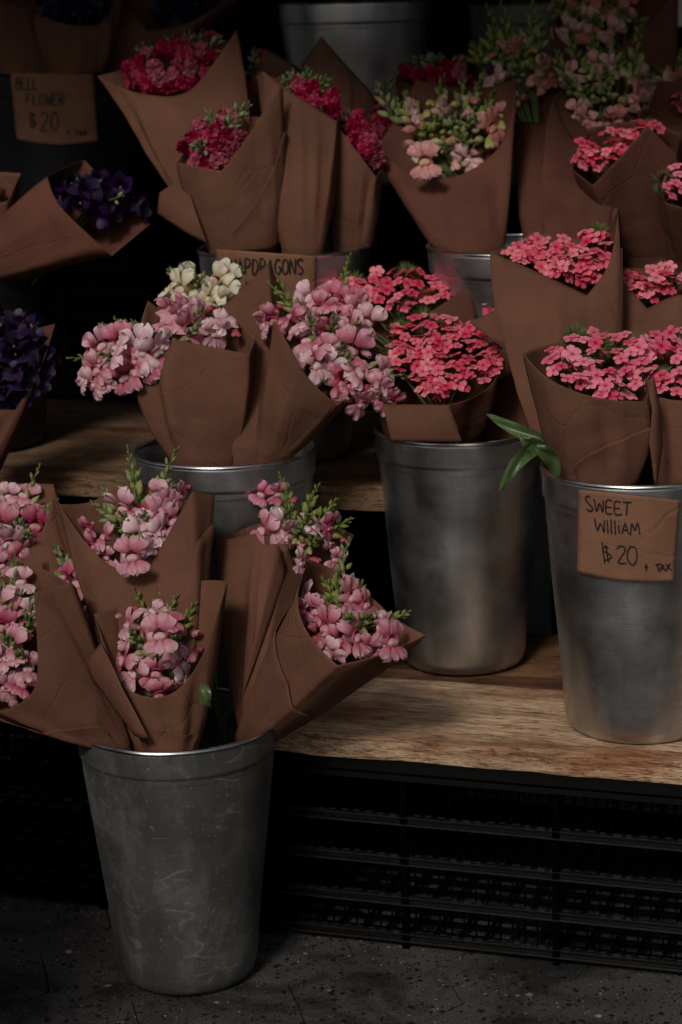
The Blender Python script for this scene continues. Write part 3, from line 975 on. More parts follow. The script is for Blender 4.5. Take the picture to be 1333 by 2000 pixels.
def snap_closed(seed, m):
    """A snapdragon flower not yet open: a swollen pouch with folded lips."""
    random.seed(seed)
    mb = MB()
    mb.blob(Vector((0, 0, 0)), Vector((1, 0, .12)), .027, .0078, (.3, 0, 0, 1), n=9, m=8, point=.1)
    for s in (-1, 1):
        mb.lobe(Vector((.010, s * .003, .006)), Vector((1, s * .25, .25)), Vector((-.2, s * .3, 1)), .018, .012, curl=.9, cup=-.2, ruf=.03, ph=s, nu=6, nv=5, c0=.4)
        mb.lobe(Vector((.012, s * .004, -.005)), Vector((1, s * .35, -.1)), Vector((-.1, s * .5, -1)), .014, .011, curl=.7, cup=-.2, ruf=.03, ph=s, nu=5, nv=4, c0=.5)
    # calyx
    for k in range(5):
        a = k * 2 * math.pi / 5
        mb.lobe(Vector((-.001, 0, 0)), Vector((1, .6 * math.cos(a), .6 * math.sin(a))), Vector((-.5, math.cos(a), math.sin(a))), .008, .004, curl=-.5, nu=3, nv=3, c0=0, c1=.08)
    return mb.mesh('snapdragon_pod', m)


def william_floret(seed, m):
    random.seed(seed)
    mb = MB()
    for k in range(5):
        a = k * 2 * math.pi / 5 + random.uniform(-.1, .1)
        d = Vector((math.cos(a), math.sin(a), .25))
        mb.lobe(Vector((math.cos(a) * .0012, math.sin(a) * .0012, .0)), d, Vector((-.25 * math.cos(a), -.25 * math.sin(a), 1)), .0115 + random.uniform(0, .0015), .0108 + random.uniform(0, .0015),
                curl=random.uniform(.25, .75), cup=random.uniform(-.06, .06), ruf=.045, ph=random.uniform(0, 6), nu=6, nv=4, tip=.12, narrow=.2)
    mb.tube([Vector((0, 0, .0003)), Vector((0, 0, -.012))], [.0016, .0020], 5, (0, 0, 0, 1))
    return mb.mesh('sweet_william_floret', m)


def stock_rosette(seed, m):
    random.seed(seed)
    mb = MB()
    for layer, (n, ln, el) in enumerate(((7, .016, .15), (6, .013, .7), (4, .009, 1.2))):
        for k in range(n):
            a = (k + .5 * layer) * 2 * math.pi / n + random.uniform(-.25, .25)
            d = Vector((math.cos(a), math.sin(a), el))
            mb.lobe(Vector((0, 0, .002 * layer)), d, Vector((-el * math.cos(a), -el * math.sin(a), 1)), ln * random.uniform(.85, 1.15), ln * random.uniform(.85, 1.1),
                    curl=random.uniform(.2, 1.3), cup=random.uniform(-.15, .15), ruf=.13, ph=random.uniform(0, 6), nu=6, nv=4, narrow=.25, c0=.2 + .1 * layer)
    return mb.mesh('stock_rosette', m)


def bell_blossom(seed, m):
    random.seed(seed)
    mb = MB()
    n = 20
    rows, cs = [], []
    for i in range(9):
        t = i / 8
        rr = .004 + .008 * math.sin(min(1, t * 2.2) * math.pi / 2) + .006 * max(0, t - .6) ** 1.5 * 4
        row = []
        for k in range(n):
            a = 2 * math.pi * k / n
            pt = abs(math.cos(a * 2.5))
            zz = .030 * t + (.008 * pt if i == 8 else (.003 * pt if i == 7 else 0))
            q = rr * (1 + (.22 * pt if i == 8 else 0))
            row.append(Vector((math.cos(a) * q, math.sin(a) * q, zz)))
        rows.append(row)
        cs.append([(t, 0, 0, 1)] * n)
    mb.grid(rows, cs, close=True)
    mb.tube([Vector((0, 0, .004)), Vector((0, 0, .024))], [.0012, .0018], 5, (1, .9, 0, 1))
    return mb.mesh('bell_blossom', m)


MESH = {}
for kind, mk in (('pink', 'snap_pink'), ('peach', 'snap_peach'), ('white', 'snap_white'), ('lemon', 'snap_lemon')):
    MESH[kind] = [snap_blossom(i + 1, M[mk]) for i in range(7)]
MESH['pinkpod'] = [snap_closed(i, M['snap_closed']) for i in range(2)]
MESH['lemonpod'] = [snap_closed(i, M['snap_lemon']) for i in range(2)]
MESH['peachpod'] = [snap_closed(i, M['snap_peach']) for i in range(2)]
MESH['coral'] = [william_floret(i, M['coral']) for i in range(4)]
MESH['coralpink'] = [william_floret(i, M['coralpink']) for i in range(4)]
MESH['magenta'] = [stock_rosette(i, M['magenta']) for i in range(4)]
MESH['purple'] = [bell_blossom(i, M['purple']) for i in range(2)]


# ------------------------------------------------------------------ bouquets
def resample(pts, n):
    """Points (x, y, depth offset) to n samples along the line, keeping corners."""
    seg = [math.dist(a[:2], b[:2]) + 2 for a, b in zip(pts, pts[1:])]
    tot = sum(seg)
    out = []
    for i, (a, b) in enumerate(zip(pts, pts[1:])):
        k = max(1, round(n * seg[i] / tot))
        for s in range(k):
            t = s / k
            out.append(tuple(a[d] + (b[d] - a[d]) * t for d in range(3)))
    out.append(tuple(pts[-1]))
    return out


def soften(pts, corner=50):
    """One corner-cutting pass over shallow corners only, so that paper edges curve but tips stay sharp."""
    out = [pts[0]]
    for a, b, c in zip(pts, pts[1:], pts[2:]):
        v1 = Vector((b[0] - a[0], b[1] - a[1])); v2 = Vector((c[0] - b[0], c[1] - b[1]))
        ang = math.degrees(v1.angle(v2, 0)) if v1.length > 0 and v2.length > 0 else 0
        if ang < corner:
            out.append(tuple(b[d] * .75 + a[d] * .25 for d in range(3)))
            out.append(tuple(b[d] * .75 + c[d] * .25 for d in range(3)))
        else:
            out.append(b)
    out.append(pts[-1])
    return out


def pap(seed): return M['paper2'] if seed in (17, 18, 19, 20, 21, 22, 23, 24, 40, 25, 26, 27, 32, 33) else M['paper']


def wrap(parent, rim, neck, D, bk, seed=0, wr=1.0, name='paper_wrap'):
    """Paper cone: rim = loop of (x, y, depth offset in cm); neck = (x, y, half width px, depth)."""
    nx, ny, nw, nd = neck
    loop = [(p[0], p[1], p[2] * .01) for p in rim]
    loop.append(loop[0])
    loop = resample(soften(soften(loop)), 90)
    cx = sum(p[0] for p in loop) / len(loop)
    ang = []
    for p in loop:
        a = math.atan2(-p[2] * FPX / D, -(p[0] - cx)) if True else 0
        ang.append(a)
    # unwrap, going left -> front -> right -> back
    un = [ang[0]]
    for a in ang[1:]:
        while a < un[-1] - math.pi: a += 2 * math.pi
        while a > un[-1] + math.pi: a -= 2 * math.pi
        un.append(max(a, un[-1] + .004))
    span = un[-1] - un[0]
    un = [un[0] + (a - un[0]) * 2 * math.pi * 1.0 / span if span > 0 else 0 for a in un]
    hw = nw * nd / FPX
    if bk is not None:      # keep the neck of the cone inside the bucket's mouth
        def ok(q):
            lim = bk.Rb + (bk.Rt - bk.Rb) * min(1, (q.z - bk.z0) / bk.H) - hw * .80 - .008
            return math.hypot(q.x - bk.c.x, q.y - bk.c.y) <= max(lim, .012)
        cand = [nd + s * .004 for s in range(-60, 90)]
        good = [d for d in cand if ok(P(nx, ny, d)) and P(nx, ny, d).z > bk.z0 + bk.H - .09]
        if good: nd = min(good, key=lambda d: abs(d - nd))
        else: nd = min(cand, key=lambda d: math.hypot(P(nx, ny, d).x - bk.c.x, P(nx, ny, d).y - bk.c.y))
    nc = P(nx, ny, nd)
    side = RT.copy()
    fwd = Vector((0, 1, 0))
    rim3 = [P(p[0], p[1], D + p[2]) for p in loop]
    neck3 = [nc + side * (-math.cos(a) * hw) - fwd * (math.sin(a) * hw * .75) for a in un]
    # lower ring well inside the bucket
    if bk is not None:
        bc = Vector((bk.c.x, bk.c.y, bk.z0 + bk.H * .5))
        low = nc.copy()
        v = Vector((bk.c.x - nc.x, bk.c.y - nc.y, 0))
        low += v * .35
        low.z = min(nc.z, bk.z0 + bk.H) - .11
    else:
        low = nc - EZ * .12
    low3 = [low + side * (-math.cos(a) * hw * .7) - fwd * (math.sin(a) * hw * .55) for a in un]
    rows = []
    cen = sum(rim3, Vector()) / len(rim3)
    nr = 34
    cr = random.Random(seed * 13 + 1)
    creases = [(cr.uniform(0, 6.28), cr.choice((-1, 1)) * cr.uniform(.004, .011)) for _ in range(9)]
    for i in range(nr + 1):
        t = i / nr
        row = []
        for k, (a, b) in enumerate(zip(neck3, rim3)):
            p = a.lerp(b, t)
            ax = nc.lerp(cen, t)
            out = (p - ax)
            out.z *= .3
            if out.length > 1e-6: out.normalize()
            q = un[k]
            # flat panels meeting in long creases, a few soft buckles
            zz = 0
            for cq, ch in creases:
                dq = abs((q - cq + math.pi) % (2 * math.pi) - math.pi)
                zz += ch * max(0, 1 - dq / .30)
            zz *= .45 + .55 * t
            w1 = Vector((p.x * 9 + seed * 2.3, p.y * 9, p.z * 6))
            rg = noise.noise(w1) * .0045
            vd = noise.voronoi(Vector((p.x * 13 + seed, p.y * 7, p.z * 17)))[0]
            fz = (vd[1] - vd[0]) * .0032
            env = math.sin(math.pi * min(1, t * 1.02)) ** .6
            d = zz * min(1, t * 3) * (1 - t ** 6) + (.004 + rg + fz) * env * wr
            row.append(p + out * d)
        rows.append(row)
    full = [[l.lerp(n_, s / 3) for l, n_ in zip(low3, rows[0])] for s in range(3)] + rows
    mb = MB()
    mb.grid(full)
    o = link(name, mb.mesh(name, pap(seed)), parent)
    md = o.modifiers.new('thick', 'SOLIDIFY'); md.thickness = .0004
    # the sheet's loose end lapped over the front, its edge running down on the slant
    n = len(un)
    f0 = min(range(n), key=lambda k: abs(un[k] - un[0] - math.pi * (.30 + .25 * ((seed * 37) % 10) / 10)))
    f1 = min(range(n), key=lambda k: abs(un[k] - un[0] - math.pi * 1.05))
    if seed % 2: f0, f1 = min(range(n), key=lambda k: abs(un[k] - un[0] + math.pi * .04)), f0 + (f1 - f0) // 2
    if f1 - f0 > 5 and seed in (1, 2, 3, 7, 12, 28, 30):
        g2 = []
        for j in range(15):
            row = []
            for k in range(f0, f1):
                u = (k - f0) / (f1 - f0 - 1)
                if seed % 2: u = 1 - u
                top = nr * (.22 + .70 * u ** .8)
                fi = top * j / 14
                i0 = min(int(fi), nr - 1)
                p = rows[i0][k].lerp(rows[i0 + 1][k], fi - i0)
                ax = nc.lerp(cen, fi / nr)
                o_ = p - ax
                o_.z *= .3
                if o_.length > 1e-6: o_.normalize()
                row.append(p + o_ * (.0022 + .005 * (j / 14) ** 4 * (1 - u)))
            g2.append(row)
        mb = MB()
        mb.grid(g2)
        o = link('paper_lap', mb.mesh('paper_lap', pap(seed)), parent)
        o.modifiers.new('thick', 'SOLIDIFY').thickness = .0004
    return low, cen


def sheet(parent, top, bot, D, seed=0, name='paper_fold'):
    """A folded-over flap of paper lofted between two edges of (x, y, cm)."""
    A = resample([(p[0], p[1], p[2] * .01) for p in top], 14)[:]
    B = resample([(p[0], p[1], p[2] * .01) for p in bot], 14)[:]
    n = 16
    pick = lambda L_, u: (lambda f: tuple(L_[int(f)][d] * (1 - f % 1) + L_[min(len(L_) - 1, int(f) + 1)][d] * (f % 1) for d in range(3)))(u * (len(L_) - 1))
    rows = []
    for i in range(11):
        t = i / 10
        row = []
        for j in range(n + 1):
            a, b = pick(A, j / n), pick(B, j / n)
            p = [a[d] + (b[d] - a[d]) * t for d in range(3)]
            q = P(p[0], p[1], D + p[2])
            q -= Vector((0, 1, 0)) * (.006 * math.sin(math.pi * t) + .004 * noise.noise(q * 14 + Vector((seed, 0, 0))))
            row.append(q)
        rows.append(row)
    mb = MB()
    mb.grid(rows)
    o = link(name, mb.mesh(name, M['paper']), parent)
    md = o.modifiers.new('thick', 'SOLIDIFY'); md.thickness = .0004
    return o


def inside(poly, x, y):
    r = False
    j = len(poly) - 1
    for i in range(len(poly)):
        if (poly[i][1] > y) != (poly[j][1] > y) and x < (poly[j][0] - poly[i][0]) * (y - poly[i][1]) / (poly[j][1] - poly[i][1]) + poly[i][0]:
            r = not r
        j = i
    return r


def poisson(poly, sp, rnd, tries=2600, cap=90):
    xs, ys = [p[0] for p in poly], [p[1] for p in poly]
    out = []
    for _ in range(tries):
        x, y = rnd.uniform(min(xs), max(xs)), rnd.uniform(min(ys), max(ys))
        if inside(poly, x, y) and all((x - a) ** 2 + (y - b) ** 2 > sp * sp for a, b in out):
            out.append((x, y))
            if len(out) >= cap: break
    return out


def frame(xa, up, roll=0):
    xa = xa.normalized()
    z = up - xa * up.dot(xa)
    if z.length < 1e-4: z = xa.orthogonal()
    z.normalize()
    y = z.cross(xa)
    m = Matrix((xa, y, z)).transposed().to_4x4()
    return m @ Matrix.Rotation(roll, 4, 'X')


KINDS = {
    'pink': dict(name='snapdragon_bouquet', cat='bouquet', sp=27, pod='pinkpod', part='flower_spike', bl='blossom', budr=.0046),
    'peach': dict(name='snapdragon_bouquet', cat='bouquet', sp=26, pod='lemonpod', part='flower_spike', bl='blossom', budr=.0055),
    'white': dict(name='snapdragon_bouquet', cat='bouquet', sp=27, pod='lemonpod', part='flower_spike', bl='blossom', budr=.0046),
    'coral': dict(name='sweet_william_bouquet', cat='bouquet', sp=16, pod=None, part='flower_head', bl='floret', budr=0),
    'coralpink': dict(name='sweet_william_bouquet', cat='bouquet', sp=16, pod=None, part='flower_head', bl='floret', budr=0),
    'magenta': dict(name='stock_bouquet', cat='bouquet', sp=24, pod=None, part='flower_spike', bl='rosette', budr=.0038),
    'purple': dict(name='bell_flower_bouquet', cat='bouquet', sp=22, pod=None, part='flower_stem', bl='bell', budr=.003),
}


def bouquet(kind, D, rim, neck, bk, label, region=None, tips=(), seed=1, group=None, slope=.5, dome=.025, sp=None, scale=1.0, shift=0.0, heads=0, facing=None, cap=90, podfrac=.28, wr=1.0, lean=1.0):
    K_ = KINDS[kind]
    rnd = random.Random(seed * 7 + 3)
    nc0 = P(neck[0], neck[1], neck[3])
    base = Vector((nc0.x, nc0.y, nc0.z - .1))
    if bk is not None:
        base = Vector((bk.c.x * .6 + nc0.x * .4, bk.c.y * .6 + nc0.y * .4, bk.z0 + .02))
    e = empty(K_['name'], base, label, K_['cat'], group or {'s': 'snapdragon bouquets', 'w': 'sweet william bouquets', 't': 'stock bouquets', 'b': 'bell flower bouquets'}[
        's' if 'snap' in K_['name'] else 'w' if 'william' in K_['name'] else 't' if 'stock' in K_['name'] else 'b'])
    nc, cen = wrap(e, rim, neck, D, bk, seed, wr)
    root = nc + EZ * .01
    if not region:
        return e
    cx = sum(p[0] for p in region) / len(region)
    cy = sum(p[1] for p in region) / len(region)
    ex = max(abs(p[0] - cx) for p in region) + 1
    ey = max(abs(p[1] - cy) for p in region) + 1
    px = D / FPX

    def depth(x, y):
        r2 = min(1.3, ((x - cx) / ex) ** 2 + ((y - cy) / ey) ** 2)
        return D + shift + slope * (cy - y) * px - dome * (1 - r2)
    spk = []
    sp_ = (sp or K_['sp']) * 2.9 / D
    pts = poisson(region, sp_, rnd, cap=cap)
    if not heads and kind != 'purple':     # green tips stay clear of open flowers
        pts = [p for p in pts if all(math.hypot(p[0] - q[0], p[1] - q[1] - 12) > (17 if kind != 'magenta' else 12) for q in tips)]
    if heads:
        hp = poisson(region, math.sqrt((2 * ex) * (2 * ey) / heads) * .72, rnd, cap=heads)
        # bring florets together into heads, leaving green between them
        if len(hp) > 1:
            q = []
            for x, y in pts:
                hx, hy = min(hp, key=lambda h: (h[0] - x) ** 2 + (h[1] - y) ** 2)
                if math.hypot(x - hx, y - hy) > 50 * 2.9 / D: continue
                if rnd.random() < .86 or math.hypot(x - hx, y - hy) < 30:
                    q.append((x + (hx - x) * .10, y + (hy - y) * .10))
            pts = q
        spk = [(x, y, x, y) for x, y in hp]
    else:
        for tx, ty in tips:
            if kind in ('pink', 'peach') and not inside(region, tx, ty):   # outer tips reach clear of the open flowers
                ql = math.hypot(tx - cx, ty - cy) or 1
                tx, ty = tx + (tx - cx) / ql * 8, ty + (ty - cy) / ql * 8 - 7
            # the flowering part hangs below its tip, towards the middle of the bouquet
            fx, fy = cx - tx, (cy + ey * .35) - ty
            spk.append((tx, ty, tx + fx * (.3 if kind == 'peach' else .75), ty + fy * .75))
    if not spk:
        spk = [(cx, cy - ey * .5, cx, cy)]
    spikes = []
    for i, (tx, ty, lx, ly) in enumerate(spk):
        tip = P(tx, ty, depth(tx, ty) + (.0 if heads else -.036 if inside(region, tx, ty) else -.012))
        low = P(lx, ly, depth(lx, ly) + .03)
        mb = MB()
        if heads:
            # green cushion of fine bracts
            cen_ = P(tx, ty + 9, depth(tx, ty) + .020)
            nrm = ((CAM - cen_).normalized() * .6 + EZ * .8).normalized()
            for _ in range(420):
                a = Vector((rnd.gauss(0, 1), rnd.gauss(0, 1), rnd.gauss(0, 1))).normalized()
                if a.dot(nrm) < -.1: a = -a
                p0 = cen_ + a * .004
                r_ = rnd.uniform(.017, .028)
                p1 = cen_ + a * r_
                s = a.cross(Vector((rnd.random(), rnd.random(), rnd.random()))).normalized() * rnd.uniform(.0003, .0007)
                mid = p0.lerp(p1, .5) + s * 2
                mb.add([p0 - s, p0 + s, mid + s * 1.2, mid - s * 1.2, p1], [(0, 1, 2, 3), (3, 2, 4)])
            mb.blob(cen_ - nrm * .02, nrm, .036, .017, n=8)
            mb.tube([root, root.lerp(cen, .6), cen_ - nrm * .01], [.0022, .002, .002], 5)
        else:
            ax = (tip - low)
            mid = low.lerp(root, .5)
            bend = Vector((rnd.uniform(-1, 1), rnd.uniform(-1, 1), 0)) * ax.length * .09
            inner = root.lerp(cen, .72) + Vector((0, .012, 0))
            mid = root.lerp(inner, .5)
            curve = [root, mid, inner, low, low.lerp(tip, .35) + bend * .7, low.lerp(tip, .7) + bend, tip]
            mb.tube(curve, [.0026, .0025, .0024, .0022, .0018, .0014, .0006], 5)
            if kind != 'purple':   # a few lance leaves in the dark of the wrap
                for q in range(4):
                    p0 = root.lerp(inner, rnd.uniform(.75, 1.05))
                    d = Vector((rnd.uniform(-1, 1), rnd.uniform(-1, .4), rnd.uniform(.2, 1)))
                    mb.lobe(p0, d, Vector((0, -1, .5)), rnd.uniform(.03, .045), .008, curl=rnd.uniform(.2, .9), nu=2, nv=5, narrow=.3)
        s_ = link(K_['part'], mb.mesh(K_['part'], M['tuft'] if heads else M['stem']), e)
        spikes.append((s_, tip, low, (lx + (tx - lx) * .3, ly + (ty - ly) * .3)))
        # green buds up the tip
        if K_['budr'] and tips:
            mb = MB()
            ax = (tip - low)
            L_ = ax.length
            axn = ax.normalized()
            span = min(.85, (.085 if kind in ('pink', 'white') else .13 if kind == 'peach' else .035) * lean / max(L_, .01))
            nb = 13 if kind == 'peach' else (13 if kind in ('pink', 'white') else 12 if kind == 'magenta' else 4)
            side0 = axn.orthogonal().normalized()
            cu = lambda f: low + ax * f + bend * (1 - abs(f - .7) / .7 if f < .7 else (1 - (f - .7) / .3))
            for q in range(nb):
                f = 1 - span * (1 - q / nb)
                p0 = cu(f)
                out = Matrix.Rotation(q * 2.4 + i, 3, axn) @ side0
                k = 1 - q / nb
                r_ = K_['budr'] * (.28 + .95 * k) * rnd.uniform(.85, 1.15)
                d = (out * (.35 + .65 * k) + axn * 1.1).normalized()
                if kind == 'magenta': p0 = p0 + out * .007 * rnd.random()
                mb.tube([p0, p0 + d * r_ * 1.6], [.0009, .0009], 4, (0, 0, 0, 1), cap=False)
                mb.blob(p0 + d * r_ * 1.2, d, r_ * rnd.uniform(2.9, 3.9), r_ * .86, (min(1, max(0, .12 + .75 * (k - .35) * rnd.random())), 0, 0, 1), n=7, m=5, point=.35)
                # small sepal
                mb.lobe(p0, out * .7 + axn * .5, -out + axn, r_ * 1.9, r_ * 1.3, curl=-.4, nu=2, nv=3, c0=0, c1=.1)
            link('bud_cluster', mb.mesh('bud_cluster', M['bud'] if kind != 'magenta' else M['stockbud']), s_)
    # blossoms
    for (x, y) in pts:
        s_, tip, low, q = min(spikes, key=lambda s: (s[3][0] - x) ** 2 + (s[3][1] - y) ** 2)
        d = depth(x, y)
        pos = P(x, y, d)
        rx, ry = (x - cx) / ex, (y - cy) / ey
        toC = (CAM - pos).normalized()
        if heads:
            hx, hy = q
            out = toC * .50 + EZ * .95 + RT * ((x - hx) * .014) + UP * (-(y - hy) * .010)
            out += Vector((rnd.gauss(0, .34), rnd.gauss(0, .34), rnd.gauss(0, .28)))
            me = rnd.choice(MESH[kind])
            rot = out.normalized().to_track_quat('Z', 'Y').to_matrix().to_4x4() @ Matrix.Rotation(rnd.uniform(0, 6), 4, 'Z')
            k = rnd.uniform(.62, .98) * scale
            hd2 = ((x - hx) ** 2 + (y - hy) ** 2) * px * px
            pos = P(x, y, d - .006 + hd2 * 9 + rnd.uniform(-.004, .004))
            nm = K_['bl']
        elif kind == 'magenta':
            out = toC * .8 + RT * rx * .6 + UP * (-ry * .3) + Vector((rnd.gauss(0, .3), rnd.gauss(0, .3), rnd.gauss(0, .3)))
            me = rnd.choice(MESH[kind])
            rot = out.normalized().to_track_quat('Z', 'Y').to_matrix().to_4x4() @ Matrix.Rotation(rnd.uniform(0, 6), 4, 'Z')
            k = rnd.uniform(.75, 1.1) * scale
            nm = K_['bl']
        elif kind == 'purple':
            out = toC * .55 + RT * (rx * .9 + rnd.gauss(0, .5)) + UP * (-ry * .4 + rnd.gauss(0, .6))
            me = rnd.choice(MESH[kind])
            rot = out.normalized().to_track_quat('Z', 'Y').to_matrix().to_4x4() @ Matrix.Rotation(rnd.uniform(0, 6), 4, 'Z')
            k = rnd.uniform(.6, .95) * scale
            pos = P(x, y, d) - out.normalized() * .02
            nm = K_['bl']
        else:
            out = toC * .55 + RT * (rx * .75 + rnd.gauss(0, .48)) + UP * (-ry * .30 + rnd.gauss(0, .32) - .08)
            # higher up the spike flowers are younger: pods
            young = rnd.random() < podfrac + .30 * max(0, -ry)
            if kind == 'peach': young = rnd.random() < (.52 if podfrac < .3 else podfrac)
            me = rnd.choice((MESH[K_['pod']] + (MESH['peachpod'] if kind == 'peach' else [])) if young else MESH[kind])
            ax = (tip - low).normalized()
            upv = (EZ * .7 + ax * .6 + Vector((rnd.gauss(0, .18), 0, 0)))
            rot = frame(out, upv, rnd.gauss(0, .38))
            k = rnd.uniform(.82, 1.2) * scale * (.85 if young and kind == 'peach' else .8 if young else 1)
            k *= 1.06 - .30 * min(1, (rx * rx + ry * ry))
            pos = P(x, y, d) - out.normalized() * .016
            nm = 'closed_blossom' if young else K_['bl']
        o = bpy.data.objects.new(nm, me)
        COL.objects.link(o)
        o.parent = s_
        # s_ sits at the world origin under e, so local = world
        o.matrix_local = Matrix.Translation(pos) @ rot @ Matrix.Scale(k, 4)
    return e


def blossom_at(e, kind, x, y, D, k=1.0, out=None, roll=0, pod=False):
    """One more flower put on the nearest stem of bouquet e."""
    s_ = [c for c in e.children if c.name.startswith(('flower_spike', 'flower_head'))][0]
    pos = P(x, y, D)
    toC = (CAM - pos).normalized()
    o = bpy.data.objects.new('blossom', MESH[kind][0 if not pod else 1])
    COL.objects.link(o)
    o.parent = s_
    o.matrix_local = Matrix.Translation(pos) @ frame(out or (toC + EZ * -.1), EZ, roll) @ Matrix.Scale(k, 4)


# --- front zinc bucket
F1 = bouquet('pink', 2.80, [(183, 1200, 0), (215, 1290, -4), (240, 1345, -6), (300, 1368, -7), (350, 1350, -7), (395, 1290, -5), (430, 1185, -2), (445, 1135, 1), (400, 1132, 4), (340, 1145, 5), (285, 1165, 5), (235, 1185, 3)],
             (338, 1476, 47, 2.66), BF, 'pink snapdragons in a small cone at the front centre of the zinc bucket',
             [(222, 1205), (270, 1180), (350, 1190), (385, 1200), (400, 1270), (380, 1325), (315, 1362), (262, 1345), (232, 1280)],
             [(262, 1160), (310, 1160), (345, 1175), (255, 1232), (375, 1185), (292, 1270), (350, 1240)], seed=1)
sheet(F1, [(196, 1256, 0), (215, 1290, -3), (240, 1345, -5), (290, 1440, -6)], [(170, 1290, 1), (180, 1325, 0), (225, 1385, -2), (262, 1436, -4)], 2.77, 3)
F2 = bouquet('pink', 2.90, [(115, 985, 0), (165, 1060, -4), (220, 1112, -6), (283, 1122, -6), (320, 1060, -5), (375, 960, -4), (420, 967, -1), (415, 1000, 2), (360, 975, 5), (300, 945, 6), (240, 945, 6), (175, 985, 4)],
             (310, 1450, 50, 2.80), BF, 'pink snapdragons with tall green tips and a high right paper flap',
             [(155, 1050), (175, 1020), (240, 980), (330, 960), (385, 945), (365, 985), (320, 1050), (283, 1116), (215, 1108)],
             [(250, 885), (275, 930), (345, 885), (205, 965), (335, 955), (183, 990), (230, 1000), (285, 1000), (250, 1050)], seed=2)
F3 = bouquet('pink', 2.80, [(-60, 1250, 0), (-60, 1380, -4), (0, 1393, -5), (50, 1370, -6), (75, 1335, -6), (72, 1230, -5), (66, 1157, -4), (140, 1137, -2), (150, 1150, 2), (90, 1110, 5), (0, 1090, 6)],
             (215, 1456, 42, 2.76), BF, 'pink snapdragons leaning left out of the zinc bucket, cut by the frame',
             [(-40, 1110), (40, 1090), (62, 1150), (70, 1230), (76, 1325), (40, 1372), (0, 1385), (-40, 1380)],
             [(30, 1090), (58, 1165), (5, 1230), (45, 1270), (-10, 1110)], seed=3)
F3b = bouquet('pink', 2.92, [(80, 1100, 0), (120, 1190, -4), (165, 1225, -4), (210, 1200, -3), (222, 1180, 0), (190, 1130, 4), (120, 1095, 4)],
              (235, 1445, 38, 2.82), BF, 'partly hidden pink snapdragons between the two left bouquets',
              [(95, 1100), (150, 1085), (185, 1140), (205, 1190), (180, 1208), (140, 1150)], [(112, 1080), (150, 1075), (90, 1130)], seed=4)
F4 = bouquet('pink', 2.98, [(-80, 1000, 0), (-40, 1080, -4), (40, 1090, -4), (78, 1050, -3), (100, 990, 0), (105, 946, 3), (50, 944, 5), (-30, 944, 5)],
             (215, 1440, 40, 2.84), BF, 'pink snapdragons with arching green buds at the left edge below the shelf',
             [(-40, 960), (0, 955), (50, 965), (80, 985), (80, 1020), (60, 1080), (80, 1120), (40, 1130), (-40, 1110)],
             [(78, 920), (108, 985), (30, 1010), (-5, 950), (60, 1040)], seed=5)
F5 = bouquet('pink', 2.94, [(420, 1060, 0), (460, 1050, -3), (500, 1042, -4), (510, 1064, -5), (562, 1062, -5), (582, 1120, -4), (640, 1115, -1), (692, 1045, 2), (670, 1033, 4), (600, 1010, 6), (500, 1020, 5)],
             (492, 1436, 24, 2.86), BF, 'pink snapdragons standing tall behind the folded brown panels',
             [(493, 1010), (510, 955), (560, 950), (600, 990), (650, 1020), (675, 1060), (660, 1100), (620, 1105), (585, 1110), (560, 1060), (505, 1040)],
             [(548, 938), (620, 960), (652, 985), (600, 1000), (585, 1030), (682, 1020), (560, 990), (625, 1050)], seed=6)
sheet(F5, [(510, 1064, -6), (545, 1062, -6), (560, 1110, -5), (545, 1200, -4)], [(490, 1330, -7), (478, 1320, -8), (480, 1340, -8), (470, 1360, -8)], 2.93, 9)
F6 = bouquet('pink', 2.80, [(604, 1092, 1), (580, 1150, -2), (585, 1210, -5), (620, 1265, -7), (660, 1300, -8), (740, 1282, -8), (832, 1241, -5), (775, 1212, -1), (720, 1160, 3), (650, 1110, 5)],
             (500, 1446, 42, 2.77), BF, 'pink snapdragons in a wide cone leaning right over the bucket rim',
             [(582, 1160), (620, 1140), (690, 1150), (720, 1180), (765, 1215), (775, 1258), (740, 1278), (660, 1296), (612, 1262), (588, 1210)],
             [(685, 1062), (665, 1120), (630, 1140), (703, 1150), (792, 1203), (722, 1200), (640, 1170), (690, 1200)], seed=7, slope=.6)

# --- open metal bucket behind
M1 = bouquet('pink', 3.04, [(268, 775, -1), (300, 722, -3), (340, 662, -5), (487, 692, -5), (500, 660, -1), (470, 630, 3), (400, 600, 5), (320, 610, 5), (289, 587, 4), (268, 650, 2)],
             (400, 893, 70, 3.03), BM, 'pale pink snapdragons spilling left over a square paper front',
             [(150, 740), (150, 700), (200, 670), (245, 645), (290, 640), (335, 600), (400, 588), (430, 608), (475, 640), (478, 668), (340, 642), (280, 722), (235, 745), (180, 760)],
             [(137, 705), (200, 640), (228, 630), (395, 600), (265, 640), (195, 690), (390, 630), (300, 640)], seed=8, dome=.03, slope=.35, shift=.0, scale=1.12, podfrac=.08, sp=22)
M2 = bouquet('white', 3.14, [(300, 610, 0), (360, 640, -4), (430, 607, -4), (525, 513, -3), (560, 580, 0), (500, 570, 4), (400, 565, 5), (330, 570, 4)],
             (485, 870, 45, 3.02), BM, 'creamy white snapdragons behind the pale pink ones',
             [(315, 575), (340, 545), (400, 535), (450, 540), (485, 535), (455, 580), (430, 598), (335, 600)], [(330, 528), (385, 540), (475, 525), (350, 535)], seed=9, podfrac=.25, slope=.4)
